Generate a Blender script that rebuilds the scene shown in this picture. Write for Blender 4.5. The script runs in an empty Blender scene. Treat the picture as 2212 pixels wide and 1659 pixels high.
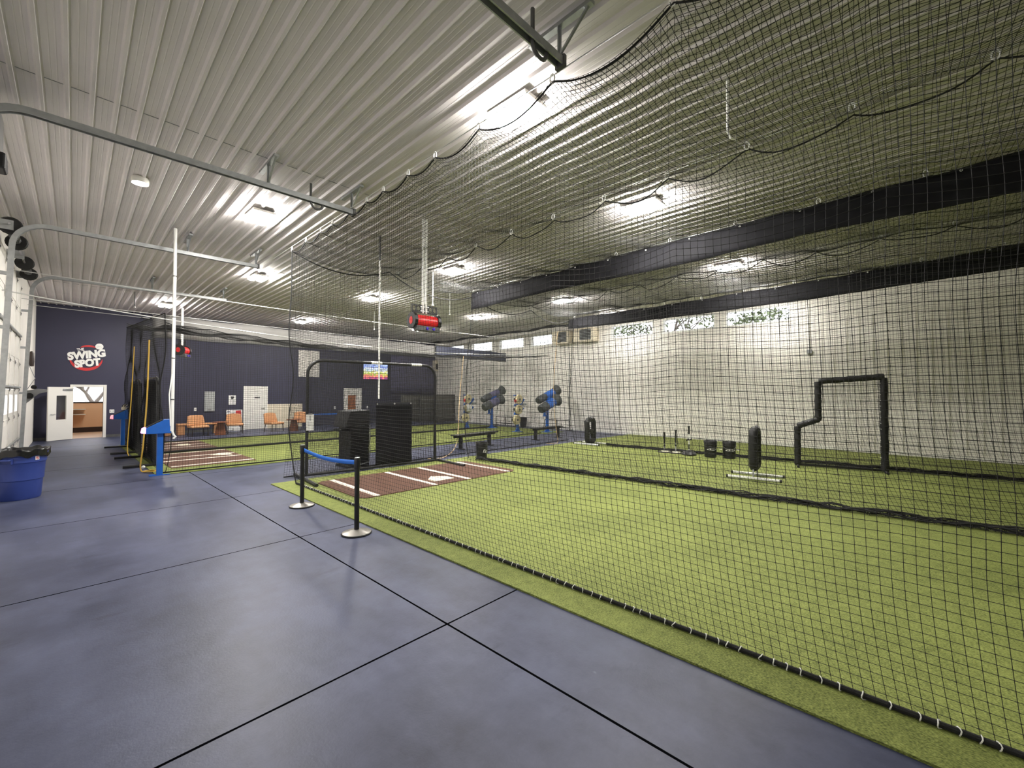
import bpy, bmesh, math, random
import numpy as np
from mathutils import Vector, Matrix, Euler

S = bpy.context.scene
C = S.collection
R = math.radians
PI = math.pi
rng = random.Random(7)

# ------------------------------------------------------------------ camera
cam_d = bpy.data.cameras.new('camera')
cam = bpy.data.objects.new('camera', cam_d)
C.objects.link(cam)
S.camera = cam
cam_d.sensor_fit = 'HORIZONTAL'
cam_d.sensor_width = 36.0
cam_d.lens = 36.0 * 927.62 / 2212.0
cam_d.clip_start = 0.05
cam_d.clip_end = 200
yaw, pitch, roll = R(46.89), R(1.163), R(0.094)
f_ = Vector((math.sin(yaw) * math.cos(pitch), math.cos(yaw) * math.cos(pitch), math.sin(pitch)))
r_ = Vector((math.cos(yaw), -math.sin(yaw), 0))
u_ = r_.cross(f_)
r2 = r_ * math.cos(roll) + u_ * math.sin(roll)
u2 = -r_ * math.sin(roll) + u_ * math.cos(roll)
cam.matrix_world = Matrix(((r2.x, u2.x, -f_.x, 0), (r2.y, u2.y, -f_.y, 0), (r2.z, u2.z, -f_.z, 1.75), (0, 0, 0, 1)))

# ------------------------------------------------------------------ world, exposure
S.view_settings.view_transform = 'Standard'
S.view_settings.look = 'None'
S.view_settings.gamma = 1.0
S.view_settings.use_curve_mapping = False
S.view_settings.exposure = 0.97
LAMP = 215.0          # radiance of the LED strips
W = bpy.data.worlds.new('overcast_sky')
S.world = W
W.use_nodes = True
bg = W.node_tree.nodes['Background']
bg.inputs[0].default_value = (0.93, 0.96, 1.0, 1)
bg.inputs[1].default_value = 2.6
S.cycles.max_bounces = 7
S.cycles.diffuse_bounces = 4
S.cycles.glossy_bounces = 3
S.cycles.transparent_max_bounces = 10
S.cycles.transmission_bounces = 4
S.cycles.caustics_reflective = False
S.cycles.caustics_refractive = False
S.cycles.sample_clamp_indirect = 6.0


# ------------------------------------------------------------------ materials
def lin(c):
    return tuple(((x / 255) / 12.92 if x <= 10 else (((x / 255) + 0.055) / 1.055) ** 2.4) for x in c) + (1,)


def mat(name, col, rough=0.6, metal=0.0, spec=0.5, var=0.0, vscale=8.0, bump=0.0, bscale=60.0, stretch=None):
    m = bpy.data.materials.new(name)
    m.use_nodes = True
    nt = m.node_tree
    b = nt.nodes['Principled BSDF']
    b.inputs['Roughness'].default_value = rough
    b.inputs['Metallic'].default_value = metal
    b.inputs['Specular IOR Level'].default_value = spec
    c = lin(col)
    b.inputs['Base Color'].default_value = c
    if var or bump:
        tc = nt.nodes.new('ShaderNodeTexCoord')
        src = tc.outputs['Object']
        if stretch:
            mp = nt.nodes.new('ShaderNodeMapping')
            mp.inputs['Scale'].default_value = stretch
            nt.links.new(src, mp.inputs[0])
            src = mp.outputs[0]
    if var:
        n = nt.nodes.new('ShaderNodeTexNoise')
        n.inputs['Scale'].default_value = vscale
        n.inputs['Detail'].default_value = 5
        nt.links.new(src, n.inputs['Vector'])
        cr = nt.nodes.new('ShaderNodeValToRGB')
        cr.color_ramp.elements[0].position = 0.3
        cr.color_ramp.elements[1].position = 0.7
        cr.color_ramp.elements[0].color = tuple(x * (1 - var) for x in c[:3]) + (1,)
        cr.color_ramp.elements[1].color = tuple(min(1, x * (1 + var)) for x in c[:3]) + (1,)
        nt.links.new(n.outputs['Fac'], cr.inputs[0])
        nt.links.new(cr.outputs[0], b.inputs['Base Color'])
    if bump:
        n2 = nt.nodes.new('ShaderNodeTexNoise')
        n2.inputs['Scale'].default_value = bscale
        n2.inputs['Detail'].default_value = 4
        nt.links.new(src, n2.inputs['Vector'])
        bp = nt.nodes.new('ShaderNodeBump')
        bp.inputs['Strength'].default_value = bump
        bp.inputs['Distance'].default_value = 0.01
        nt.links.new(n2.outputs['Fac'], bp.inputs['Height'])
        nt.links.new(bp.outputs[0], b.inputs['Normal'])
    return m


def emis(name, col, strength):
    m = bpy.data.materials.new(name)
    m.use_nodes = True
    b = m.node_tree.nodes['Principled BSDF']
    b.inputs['Base Color'].default_value = (0.8, 0.8, 0.8, 1)
    b.inputs['Emission Color'].default_value = col
    b.inputs['Emission Strength'].default_value = strength
    return m


M = {}
M['net'] = mat('black_net_twine', (14, 14, 15), 0.8)
M['rope'] = mat('black_rope', (16, 16, 17), 0.85, bump=0.6, bscale=90)
M['vinyl'] = mat('black_vinyl', (24, 24, 28), 0.8, spec=0.2, var=0.25, vscale=3, bump=0.12, bscale=7)
M['gray_vinyl'] = mat('grey_vinyl_band', (128, 126, 124), 0.6, var=0.12, vscale=2)
M['blackpaint'] = mat('black_powder_coat', (20, 20, 22), 0.45)
M['blackplastic'] = mat('black_plastic', (24, 24, 26), 0.4)
M['blackpad'] = mat('black_padding', (22, 22, 24), 0.55, bump=0.3, bscale=20)
M['white'] = mat('white_paint', (232, 230, 224), 0.5)
M['whiteplastic'] = mat('white_plastic', (238, 238, 235), 0.35)
M['wall_white'] = mat('white_wall_panel', (234, 230, 223), 0.6, var=0.04, vscale=1.5, bump=0.2, bscale=3)
M['navy'] = mat('navy_wall_paint', (46, 46, 68), 0.6, var=0.08, vscale=0.9)
M['navy2'] = mat('slate_blue_sheet', (88, 86, 116), 0.6, var=0.1, vscale=2)
M['ceil'] = mat('white_ceiling_steel', (216, 211, 211), 0.62, spec=0.3, var=0.04, vscale=1.2)
M['galv'] = mat('galvanised_steel', (164, 167, 168), 0.42, metal=0.5, var=0.12, vscale=14)
M['steel'] = mat('bright_steel', (205, 206, 208), 0.3, metal=0.9)
M['cable'] = mat('steel_cable', (215, 215, 212), 0.35, metal=0.4)
M['blue'] = mat('blue_machine_paint', (28, 92, 178), 0.4, var=0.08, vscale=6)
M['belt'] = mat('blue_belt', (30, 112, 214), 0.6)
M['bin'] = mat('blue_bin_plastic', (50, 68, 138), 0.42, var=0.06, vscale=5)
M['liner'] = mat('black_bin_liner', (18, 18, 19), 0.25, bump=0.5, bscale=14)
M['mat'] = mat('brown_mat_turf', (94, 64, 50), 0.9, var=0.15, vscale=40, bump=0.7, bscale=240)
M['line'] = mat('white_mat_line', (238, 228, 214), 0.8, bump=0.4, bscale=220)
M['plate'] = mat('home_plate_rubber', (240, 232, 208), 0.6)
M['cream'] = mat('cream_wheel', (214, 202, 160), 0.5, var=0.1, vscale=9)
M['creamwall'] = mat('cream_wall_panel', (222, 212, 190), 0.55)
M['drum'] = mat('dark_drum', (62, 66, 66), 0.5, var=0.2, vscale=7)
M['drum2'] = mat('drum_mouth', (104, 88, 78), 0.6)
M['red'] = mat('red_shell', (214, 36, 40), 0.35)
M['logo_red'] = mat('logo_red', (196, 48, 52), 0.45)
M['orange'] = mat('tan_orange_leather', (206, 150, 104), 0.5, var=0.12, vscale=10, bump=0.2, bscale=30)
M['wood'] = mat('brown_wood', (138, 82, 52), 0.55, var=0.25, vscale=5, stretch=(14, 14, 1.5))
M['darkwood'] = mat('dark_leg_wood', (52, 40, 36), 0.5)
M['yellow'] = mat('yellow_cord', (198, 160, 62), 0.5)
M['yellow2'] = mat('tan_orange_cord', (228, 196, 148), 0.5)
M['paper'] = mat('white_sheet', (232, 232, 230), 0.5)
M['grey'] = mat('grey_paint', (150, 152, 154), 0.5)
M['dgrey'] = mat('dark_grey_metal', (80, 80, 80), 0.5, var=0.2, vscale=8)
M['office'] = mat('peach_office_wall', (226, 188, 152), 0.7)
M['office_floor'] = mat('beige_office_floor', (200, 172, 146), 0.5)
M['bark'] = mat('grey_bark', (104, 96, 90), 0.9, var=0.25, vscale=12, bump=0.6, bscale=20)
M['leaf'] = mat('green_leaves', (96, 108, 74), 0.7, var=0.35, vscale=4)
M['panelgrey'] = mat('grey_panel', (168, 172, 172), 0.5)
M['rack'] = mat('grey_mesh_sheet', (104, 102, 96), 0.6, var=0.2, vscale=9)
M['slate'] = mat('slate_vinyl', (60, 64, 82), 0.6, var=0.15, vscale=3)
M['disc'] = mat('brushed_base', (150, 146, 140), 0.33, metal=0.6)
M['pink'] = emis('pink_glow', lin((235, 110, 235)), 2.0)
M['redglow'] = emis('red_glow', lin((240, 90, 100)), 1.6)
M['violet'] = mat('violet_lens', (60, 40, 190), 0.3)
M['door_brown'] = mat('amber_door_glass', (150, 92, 56), 0.35)
M['dark'] = mat('near_black', (10, 10, 11), 0.6)
M['ink'] = mat('dark_ink', (40, 40, 44), 0.7)
M['posterred'] = mat('poster_red', (196, 50, 56), 0.5)
M['concrete_out'] = mat('outdoor_ground', (150, 148, 140), 0.9, var=0.1, vscale=2)
M['lamp'] = emis('led_strip', (1.0, 0.96, 0.9, 1), LAMP)
M['added_lamp_dim'] = emis('led_strip_dim', (1.0, 0.96, 0.9, 1), LAMP * .36)  # weaker emission for the added, unseen strip lights
M['smalllamp'] = emis('small_lamp', (1.0, 0.9, 0.86, 1), 30.0)


def glass_mat():
    m = bpy.data.materials.new('window_glass')
    m.use_nodes = True
    nt = m.node_tree
    nt.nodes.remove(nt.nodes['Principled BSDF'])
    out = nt.nodes['Material Output']
    t = nt.nodes.new('ShaderNodeBsdfTransparent')
    g = nt.nodes.new('ShaderNodeBsdfGlossy')
    g.inputs['Roughness'].default_value = 0.03
    mx = nt.nodes.new('ShaderNodeMixShader')
    mx.inputs[0].default_value = 0.06
    nt.links.new(t.outputs[0], mx.inputs[1])
    nt.links.new(g.outputs[0], mx.inputs[2])
    nt.links.new(mx.outputs[0], out.inputs[0])
    return m


M['glass'] = glass_mat()


def node_math(nt, op, a, b=None, c=None):
    n = nt.nodes.new('ShaderNodeMath')
    n.operation = op
    for i, x in enumerate((a, b, c)):
        if x is None:
            continue
        if isinstance(x, (int, float)):
            n.inputs[i].default_value = x
        else:
            nt.links.new(x, n.inputs[i])
    return n.outputs[0]


def floor_mat():
    m = bpy.data.materials.new('blue_sealed_concrete')
    m.use_nodes = True
    nt = m.node_tree
    b = nt.nodes['Principled BSDF']
    tc = nt.nodes.new('ShaderNodeTexCoord')
    sep = nt.nodes.new('ShaderNodeSeparateXYZ')
    nt.links.new(tc.outputs['Object'], sep.inputs[0])
    x, y = sep.outputs[0], sep.outputs[1]

    def noise(scale, detail=6, rough=0.6, st=(1, 1, 1)):
        mp = nt.nodes.new('ShaderNodeMapping')
        mp.inputs['Scale'].default_value = st
        nt.links.new(tc.outputs['Object'], mp.inputs[0])
        n = nt.nodes.new('ShaderNodeTexNoise')
        n.inputs['Scale'].default_value = scale
        n.inputs['Detail'].default_value = detail
        n.inputs['Roughness'].default_value = rough
        nt.links.new(mp.outputs[0], n.inputs[0])
        return n.outputs['Fac']
    n1 = noise(0.9)
    n2 = noise(1.6, st=(1.0, 0.25, 1))       # broom and squeegee streaks
    n3 = noise(60, 3)
    n4 = noise(5.0, 7, 0.7)
    s = node_math(nt, 'ADD', node_math(nt, 'MULTIPLY', n1, 0.45), node_math(nt, 'MULTIPLY', n2, 0.35))
    s = node_math(nt, 'ADD', s, node_math(nt, 'MULTIPLY', n4, 0.2))
    cr = nt.nodes.new('ShaderNodeValToRGB')
    e = cr.color_ramp.elements
    e[0].position = 0.38
    e[0].color = lin((42, 46, 67))
    e[1].position = 0.6
    e[1].color = lin((78, 83, 107))
    nt.links.new(s, cr.inputs[0])
    # pale scuffs
    sc = nt.nodes.new('ShaderNodeValToRGB')
    sc.color_ramp.elements[0].position = 0.735
    sc.color_ramp.elements[0].color = (0, 0, 0, 1)
    sc.color_ramp.elements[1].position = 0.79
    sc.color_ramp.elements[1].color = (1, 1, 1, 1)
    nt.links.new(noise(7.0, 4, 0.55, (1, 0.6, 1)), sc.inputs[0])
    mx = nt.nodes.new('ShaderNodeMixRGB')
    nt.links.new(node_math(nt, 'MULTIPLY', sc.outputs[0], 0.35), mx.inputs[0])
    nt.links.new(cr.outputs[0], mx.inputs[1])
    mx.inputs[2].default_value = lin((140, 148, 170))
    ds = nt.nodes.new('ShaderNodeValToRGB')
    ds.color_ramp.elements[0].position = 0.62
    ds.color_ramp.elements[0].color = (0, 0, 0, 1)
    ds.color_ramp.elements[1].position = 0.74
    ds.color_ramp.elements[1].color = (1, 1, 1, 1)
    nt.links.new(noise(2.6, 5, 0.6, (0.5, 1.3, 1)), ds.inputs[0])
    mx2 = nt.nodes.new('ShaderNodeMixRGB')
    nt.links.new(node_math(nt, 'MULTIPLY', ds.outputs[0], 0.55), mx2.inputs[0])
    nt.links.new(mx.outputs[0], mx2.inputs[1])
    mx2.inputs[2].default_value = lin((30, 34, 52))
    mx = mx2
    # sawn joints
    yy = node_math(nt, 'ABSOLUTE', node_math(nt, 'SUBTRACT', node_math(nt, 'FLOORED_MODULO', node_math(nt, 'ADD', y, -2.6 + 1.425), 2.85), 1.425))
    wob = node_math(nt, 'MULTIPLY', node_math(nt, 'SUBTRACT', noise(3.0, 2), 0.5), 0.006)
    j1 = node_math(nt, 'LESS_THAN', node_math(nt, 'ADD', yy, wob), 0.0085)
    xx = node_math(nt, 'ABSOLUTE', node_math(nt, 'SUBTRACT', node_math(nt, 'FLOORED_MODULO', node_math(nt, 'ADD', x, -2.065 + 1.6), 3.2), 1.6))
    j2 = node_math(nt, 'LESS_THAN', node_math(nt, 'ADD', xx, wob), 0.0085)
    j = node_math(nt, 'MAXIMUM', j1, j2)
    mj = nt.nodes.new('ShaderNodeMixRGB')
    nt.links.new(j, mj.inputs[0])
    nt.links.new(mx.outputs[0], mj.inputs[1])
    mj.inputs[2].default_value = lin((6, 6, 9))
    nt.links.new(node_math(nt, 'MULTIPLY', node_math(nt, 'SUBTRACT', 1.0, j), 0.34), b.inputs['Specular IOR Level'])
    nt.links.new(mj.outputs[0], b.inputs['Base Color'])
    ro = nt.nodes.new('ShaderNodeMapRange')
    nt.links.new(s, ro.inputs[0])
    ro.inputs['To Min'].default_value = 0.36
    ro.inputs['To Max'].default_value = 0.56
    nt.links.new(ro.outputs[0], b.inputs['Roughness'])
    bp = nt.nodes.new('ShaderNodeBump')
    bp.inputs['Strength'].default_value = 0.25
    bp.inputs['Distance'].default_value = 0.004
    nt.links.new(n3, bp.inputs['Height'])
    nt.links.new(bp.outputs[0], b.inputs['Normal'])
    return m


M['floor'] = floor_mat()


def turf_mat():
    m = bpy.data.materials.new('artificial_turf')
    m.use_nodes = True
    nt = m.node_tree
    b = nt.nodes['Principled BSDF']
    tc = nt.nodes.new('ShaderNodeTexCoord')

    def noise(scale, detail, st=(1, 1, 1)):
        mp = nt.nodes.new('ShaderNodeMapping')
        mp.inputs['Scale'].default_value = st
        nt.links.new(tc.outputs['Object'], mp.inputs[0])
        n = nt.nodes.new('ShaderNodeTexNoise')
        n.inputs['Scale'].default_value = scale
        n.inputs['Detail'].default_value = detail
        nt.links.new(mp.outputs[0], n.inputs[0])
        return n.outputs['Fac']
    fine = noise(120, 4, (1, 0.6, 1))
    mid = noise(14, 4)
    big = noise(0.8, 3)
    s = node_math(nt, 'ADD', node_math(nt, 'MULTIPLY', fine, 0.62), node_math(nt, 'ADD', node_math(nt, 'MULTIPLY', mid, 0.2), node_math(nt, 'MULTIPLY', big, 0.18)))
    cr = nt.nodes.new('ShaderNodeValToRGB')
    e = cr.color_ramp.elements
    e[0].position = 0.33
    e[0].color = lin((60, 70, 26))
    e[1].position = 0.68
    e[1].color = lin((156, 166, 90))
    nt.links.new(s, cr.inputs[0])
    nt.links.new(cr.outputs[0], b.inputs['Base Color'])
    b.inputs['Roughness'].default_value = 0.75
    b.inputs['Specular IOR Level'].default_value = 0.25
    bp = nt.nodes.new('ShaderNodeBump')
    bp.inputs['Strength'].default_value = 0.8
    bp.inputs['Distance'].default_value = 0.012
    nt.links.new(fine, bp.inputs['Height'])
    nt.links.new(bp.outputs[0], b.inputs['Normal'])
    return m


M['turf'] = turf_mat()


def screen_mat():
    """ball game picture on a lit screen: sky, stands, grass, dirt and a caption strip"""
    m = bpy.data.materials.new('lit_screen')
    m.use_nodes = True
    nt = m.node_tree
    b = nt.nodes['Principled BSDF']
    tc = nt.nodes.new('ShaderNodeTexCoord')
    sep = nt.nodes.new('ShaderNodeSeparateXYZ')
    nt.links.new(tc.outputs['Object'], sep.inputs[0])
    n = nt.nodes.new('ShaderNodeTexNoise')
    n.inputs['Scale'].default_value = 7.0
    nt.links.new(tc.outputs['Object'], n.inputs[0])
    h = node_math(nt, 'ADD', node_math(nt, 'MULTIPLY', sep.outputs[2], 1 / 0.9), node_math(nt, 'MULTIPLY', node_math(nt, 'SUBTRACT', n.outputs['Fac'], 0.5), 0.7))
    h = node_math(nt, 'ADD', h, 0.5)
    cr = nt.nodes.new('ShaderNodeValToRGB')
    cr.color_ramp.interpolation = 'CONSTANT'
    stops = [(0, (150, 60, 130)), (0.07, (205, 90, 110)), (0.15, (226, 124, 104)), (0.25, (226, 176, 112)), (0.33, (158, 190, 74)), (0.42, (214, 214, 120)),
             (0.5, (238, 238, 232)), (0.57, (120, 172, 180)), (0.62, (214, 224, 246)), (0.76, (124, 150, 232)), (0.88, (176, 196, 248))]
    e = cr.color_ramp.elements
    e[0].color = lin(stops[0][1])
    e[1].position = stops[1][0]
    e[1].color = lin(stops[1][1])
    for p_, c_ in stops[2:]:
        k = e.new(p_)
        k.color = lin(c_)
    nt.links.new(h, cr.inputs[0])
    nt.links.new(cr.outputs[0], b.inputs['Emission Color'])
    b.inputs['Emission Strength'].default_value = 1.3
    b.inputs['Base Color'].default_value = (0.02, 0.02, 0.02, 1)
    return m


M['screen'] = screen_mat()


# ------------------------------------------------------------------ mesh helpers
class MB:
    def __init__(s):
        s.v, s.f = [], []

    def add(s, verts, faces):
        o = len(s.v)
        s.v += [tuple(v) for v in verts]
        s.f += [tuple(i + o for i in f) for f in faces]
        return s

    def box(s, x0, x1, y0, y1, z0, z1):
        v = [(x0, y0, z0), (x1, y0, z0), (x1, y1, z0), (x0, y1, z0), (x0, y0, z1), (x1, y0, z1), (x1, y1, z1), (x0, y1, z1)]
        return s.add(v, [(0, 3, 2, 1), (4, 5, 6, 7), (0, 1, 5, 4), (1, 2, 6, 5), (2, 3, 7, 6), (3, 0, 4, 7)])

    def cbox(s, c, d, rz=0.0):
        ca, sa = math.cos(rz), math.sin(rz)
        v = []
        for z in (-.5, .5):
            for (x, y) in ((-.5, -.5), (.5, -.5), (.5, .5), (-.5, .5)):
                X, Y = x * d[0], y * d[1]
                v.append((c[0] + X * ca - Y * sa, c[1] + X * sa + Y * ca, c[2] + z * d[2]))
        return s.add(v, [(0, 3, 2, 1), (4, 5, 6, 7), (0, 1, 5, 4), (1, 2, 6, 5), (2, 3, 7, 6), (3, 0, 4, 7)])

    def tube(s, pts, r, n=8, closed=False, caps=True, flat=None):
        pts = [Vector(p) for p in pts]
        k = len(pts)
        rs = r if isinstance(r, (list, tuple)) else [r] * k
        ring = []
        prev = None
        for i, p in enumerate(pts):
            a = pts[(i - 1) % k] if (closed or i > 0) else p
            b = pts[(i + 1) % k] if (closed or i < k - 1) else p
            t = (b - a)
            t = t.normalized() if t.length > 1e-9 else Vector((0, 0, 1))
            if prev is None:
                ref = Vector((0, 0, 1)) if abs(t.z) < 0.9 else Vector((1, 0, 0))
                n1 = t.cross(ref).normalized()
            else:
                n1 = (prev - t * prev.dot(t))
                n1 = n1.normalized() if n1.length > 1e-6 else t.orthogonal().normalized()
            prev = n1
            n2 = t.cross(n1)
            for j in range(n):
                th = 2 * PI * j / n + (PI / n)
                q = p + (n1 * math.cos(th) + n2 * math.sin(th)) * rs[i]
                ring.append(q)
        fs = []
        m = k if closed else k - 1
        for i in range(m):
            for j in range(n):
                a0, a1 = i * n + j, i * n + (j + 1) % n
                b0, b1 = ((i + 1) % k) * n + j, ((i + 1) % k) * n + (j + 1) % n
                fs.append((a0, a1, b1, b0))
        if caps and not closed:
            fs.append(tuple(range(n - 1, -1, -1)))
            fs.append(tuple((k - 1) * n + j for j in range(n)))
        return s.add(ring, fs)

    def lathe(s, prof, c=(0, 0, 0), n=24, axis='Z'):
        v, f = [], []
        k = len(prof)
        for i in range(n):
            th = 2 * PI * i / n
            for (r, z) in prof:
                p = (r * math.cos(th), r * math.sin(th), z)
                if axis == 'Y':
                    p = (p[0], p[2], p[1])
                elif axis == 'X':
                    p = (p[2], p[0], p[1])
                v.append((p[0] + c[0], p[1] + c[1], p[2] + c[2]))
        for i in range(n):
            j = (i + 1) % n
            for a in range(k - 1):
                f.append((i * k + a, j * k + a, j * k + a + 1, i * k + a + 1))
        f.append(tuple(i * k for i in range(n - 1, -1, -1)))
        f.append(tuple(i * k + k - 1 for i in range(n)))
        return s.add(v, f)

    def prism(s, poly, a0, a1, axis='Y'):
        """poly: 2D outline, extruded along axis from a0 to a1"""
        n = len(poly)

        def P(p, a):
            return {'Y': (p[0], a, p[1]), 'X': (a, p[0], p[1]), 'Z': (p[0], p[1], a)}[axis]
        v = [P(p, a0) for p in poly] + [P(p, a1) for p in poly]
        f = [(i, (i + 1) % n, n + (i + 1) % n, n + i) for i in range(n)]
        f += [tuple(range(n - 1, -1, -1)), tuple(range(n, 2 * n))]
        return s.add(v, f)

    def quad(s, *p):
        return s.add(p, [tuple(range(len(p)))])

    def grid(s, fn, nu, nv):
        v = [fn(i / nu, j / nv) for j in range(nv + 1) for i in range(nu + 1)]
        f = [(j * (nu + 1) + i, j * (nu + 1) + i + 1, (j + 1) * (nu + 1) + i + 1, (j + 1) * (nu + 1) + i) for j in range(nv) for i in range(nu)]
        return s.add(v, f)

    def build(s, name, m, parent=None, smooth=False, bevel=0.0, solid=0.0):
        me = bpy.data.meshes.new(name)
        me.from_pydata(s.v, [], s.f)
        bm = bmesh.new()
        bm.from_mesh(me)
        bmesh.ops.recalc_face_normals(bm, faces=bm.faces)
        bm.to_mesh(me)
        bm.free()
        me.materials.append(m)
        if smooth:
            me.polygons.foreach_set('use_smooth', [True] * len(me.polygons))
            try:
                me.set_sharp_from_angle(angle=R(42))
            except Exception:
                pass
        o = bpy.data.objects.new(name, me)
        C.objects.link(o)
        if parent:
            o.parent = parent
        if solid:
            md = o.modifiers.new('solid', 'SOLIDIFY')
            md.thickness = solid
            md.offset = 0
        if bevel:
            md = o.modifiers.new('bevel', 'BEVEL')
            md.width = bevel
            md.segments = 2
            md.limit_method = 'ANGLE'
        return o


def tag(o, label, cat, group=None):
    o['label'] = label
    o['category'] = cat
    if group:
        o['group'] = group
    return o


def thing(name, label, cat, loc=(0, 0, 0), rz=0.0, group=None):
    o = bpy.data.objects.new(name, None)
    o.empty_display_size = 0.1
    C.objects.link(o)
    o.location = loc
    o.rotation_euler = (0, 0, rz)
    return tag(o, label, cat, group)


def struct(o):
    o['kind'] = 'structure'
    return o


def copy_tree(o, parent=None):
    c = o.copy()
    C.objects.link(c)
    if parent:
        c.parent = parent
    for ch in list(o.children):
        copy_tree(ch, c)
    return c


def dup(root, loc, rz, label, group=None):
    r = copy_tree(root)
    r.location = loc
    r.rotation_euler = (0, 0, rz)
    r['label'] = label
    if group:
        r['group'] = group
    return r


def arc(c, r, a0, a1, n, plane='XZ'):
    o = []
    for i in range(n + 1):
        a = a0 + (a1 - a0) * i / n
        x, y = r * math.cos(a), r * math.sin(a)
        o.append({'XZ': (c[0] + x, c[1], c[2] + y), 'YZ': (c[0], c[1] + x, c[2] + y), 'XY': (c[0] + x, c[1] + y, c[2])}[plane])
    return o


def text_mesh(name, body, m, width, height, parent, loc, rot=(0, 0, 0), bold=0.0, shear=0.0, depth=0.004):
    cu = bpy.data.curves.new(name, 'FONT')
    cu.body = body
    cu.size = 1.0
    cu.offset = bold
    cu.shear = shear
    cu.extrude = depth
    cu.align_x = 'CENTER'
    cu.align_y = 'CENTER'
    t = bpy.data.objects.new(name, cu)
    C.objects.link(t)
    dg = bpy.context.evaluated_depsgraph_get()
    dg.update()
    me = bpy.data.meshes.new_from_object(t.evaluated_get(dg))
    C.objects.unlink(t)
    bpy.data.objects.remove(t)
    vs = np.array([v.co[:] for v in me.vertices])
    lo, hi = vs.min(0), vs.max(0)
    sx, sy = width / (hi[0] - lo[0]), height / (hi[1] - lo[1])
    cx, cy = (lo + hi)[:2] / 2
    E_ = Euler(rot).to_matrix()
    for v in me.vertices:
        v.co = E_ @ Vector(((v.co.x - cx) * sx, (v.co.y - cy) * sy, v.co.z))
    me.materials.clear()
    me.materials.append(m)
    o = bpy.data.objects.new(name, me)
    C.objects.link(o)
    o.parent = parent
    o.location = loc
    return o


# ------------------------------------------------------------------ netting: every strand a real three sided cord
def strands(P, radius):
    """P: (k, n, 3) array of k cords with n points each -> verts, faces"""
    k, n, _ = P.shape
    T = np.gradient(P, axis=1)
    T /= np.linalg.norm(T, axis=2, keepdims=True) + 1e-12
    ref = np.zeros_like(T)
    ref[..., 2] = 1.0
    vert = np.abs(T[..., 2]) > 0.8
    ref[vert] = (1.0, 0, 0)
    n1 = np.cross(T, ref)
    n1 /= np.linalg.norm(n1, axis=2, keepdims=True) + 1e-12
    n2 = np.cross(T, n1)
    V = np.empty((k, n, 3, 3))
    for j in range(3):
        a = 2 * PI * j / 3
        V[:, :, j] = P + radius * (n1 * math.cos(a) + n2 * math.sin(a))
    idx = np.arange(k * n * 3).reshape(k, n, 3)
    F = []
    for j in range(3):
        j2 = (j + 1) % 3
        F.append(np.stack([idx[:, :-1, j], idx[:, :-1, j2], idx[:, 1:, j2], idx[:, 1:, j]], -1).reshape(-1, 4))
    return V.reshape(-1, 3), np.concatenate(F)


def knots(P, r):
    P = P.reshape(-1, 3)
    d = np.array([(r, 0, 0), (-r, 0, 0), (0, r, 0), (0, -r, 0), (0, 0, r), (0, 0, -r)])
    V = (P[:, None, :] + d[None]).reshape(-1, 3)
    tri = np.array([(0, 2, 4), (2, 1, 4), (1, 3, 4), (3, 0, 4), (2, 0, 5), (1, 2, 5), (3, 1, 5), (0, 3, 5)])
    F = (np.arange(len(P))[:, None, None] * 6 + tri[None]).reshape(-1, 3)
    return V, F


def mesh_np(name, parts, m, parent=None):
    """parts: list of (V, F)"""
    me = bpy.data.meshes.new(name)
    nv = 0
    VV, loops, starts, totals = [], [], [], []
    ls = 0
    for V, F in parts:
        VV.append(V)
        loops.append((F + nv).ravel())
        w = F.shape[1]
        starts.append(ls + np.arange(len(F)) * w)
        totals.append(np.full(len(F), w))
        ls += F.size
        nv += len(V)
    VV = np.concatenate(VV).astype(np.float32)
    loops = np.concatenate(loops).astype(np.int32)
    starts = np.concatenate(starts).astype(np.int32)
    me.vertices.add(len(VV))
    me.vertices.foreach_set('co', VV.ravel())
    me.loops.add(len(loops))
    me.loops.foreach_set('vertex_index', loops)
    me.polygons.add(len(starts))
    me.polygons.foreach_set('loop_start', starts)
    me.update(calc_edges=True)
    me.materials.append(m)
    o = bpy.data.objects.new(name, me)
    C.objects.link(o)
    if parent:
        o.parent = parent
    return o


NETR = .0021


def net(fn, nu, nv, su=2, sv=2, r=NETR, knot=0.0):
    """fn(U, V) -> (..., 3), U and V in 0..1; nu x nv meshes; cords sampled each su / sv meshes"""
    u = np.linspace(0, 1, nu + 1)
    v = np.linspace(0, 1, nv + 1)
    uu = np.linspace(0, 1, max(2, nu // su + 1))
    vv = np.linspace(0, 1, max(2, nv // sv + 1))
    a = fn(*np.meshgrid(uu, v, indexing='xy'))            # rows: cords along u
    b = fn(*np.meshgrid(u, vv, indexing='ij'))            # cords along v
    parts = [strands(a, r), strands(b, r)]
    if knot:
        parts.append(knots(fn(*np.meshgrid(u, v, indexing='ij')), knot))
    return parts


def wob(a, b, seed, amp):
    r = np.random.RandomState(seed)
    o = 0
    for k in range(5):
        fa, fb = r.uniform(0.5, 3.2, 2)
        o = o + np.sin(a * fa * (1 + k * .4) + r.uniform(0, 6.3)) * np.sin(b * fb * (1 + k * .3) + r.uniform(0, 6.3)) / (1 + k * .5)
    return o * amp

# ================================================================== THE SETTING
ZC = 4.97
YF = 22.9
TL, TR = R(1.35), R(2.08)
OL = Vector((-1.0, 0, 0))
OR_ = Vector((16.266, 0, 0))


def lwp(t, z, off=0.0):
    """a point on the left wall: t metres along it, off metres into the room"""
    return (OL.x + off * math.cos(TL) + t * math.sin(TL), t * math.cos(TL) - off * math.sin(TL), z)


def rwp(t, z, off=0.0):
    """a point on the right wall, off metres into the room"""
    return (OR_.x - off * math.cos(TR) + t * math.sin(TR), t * math.cos(TR) + off * math.sin(TR), z)


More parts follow.
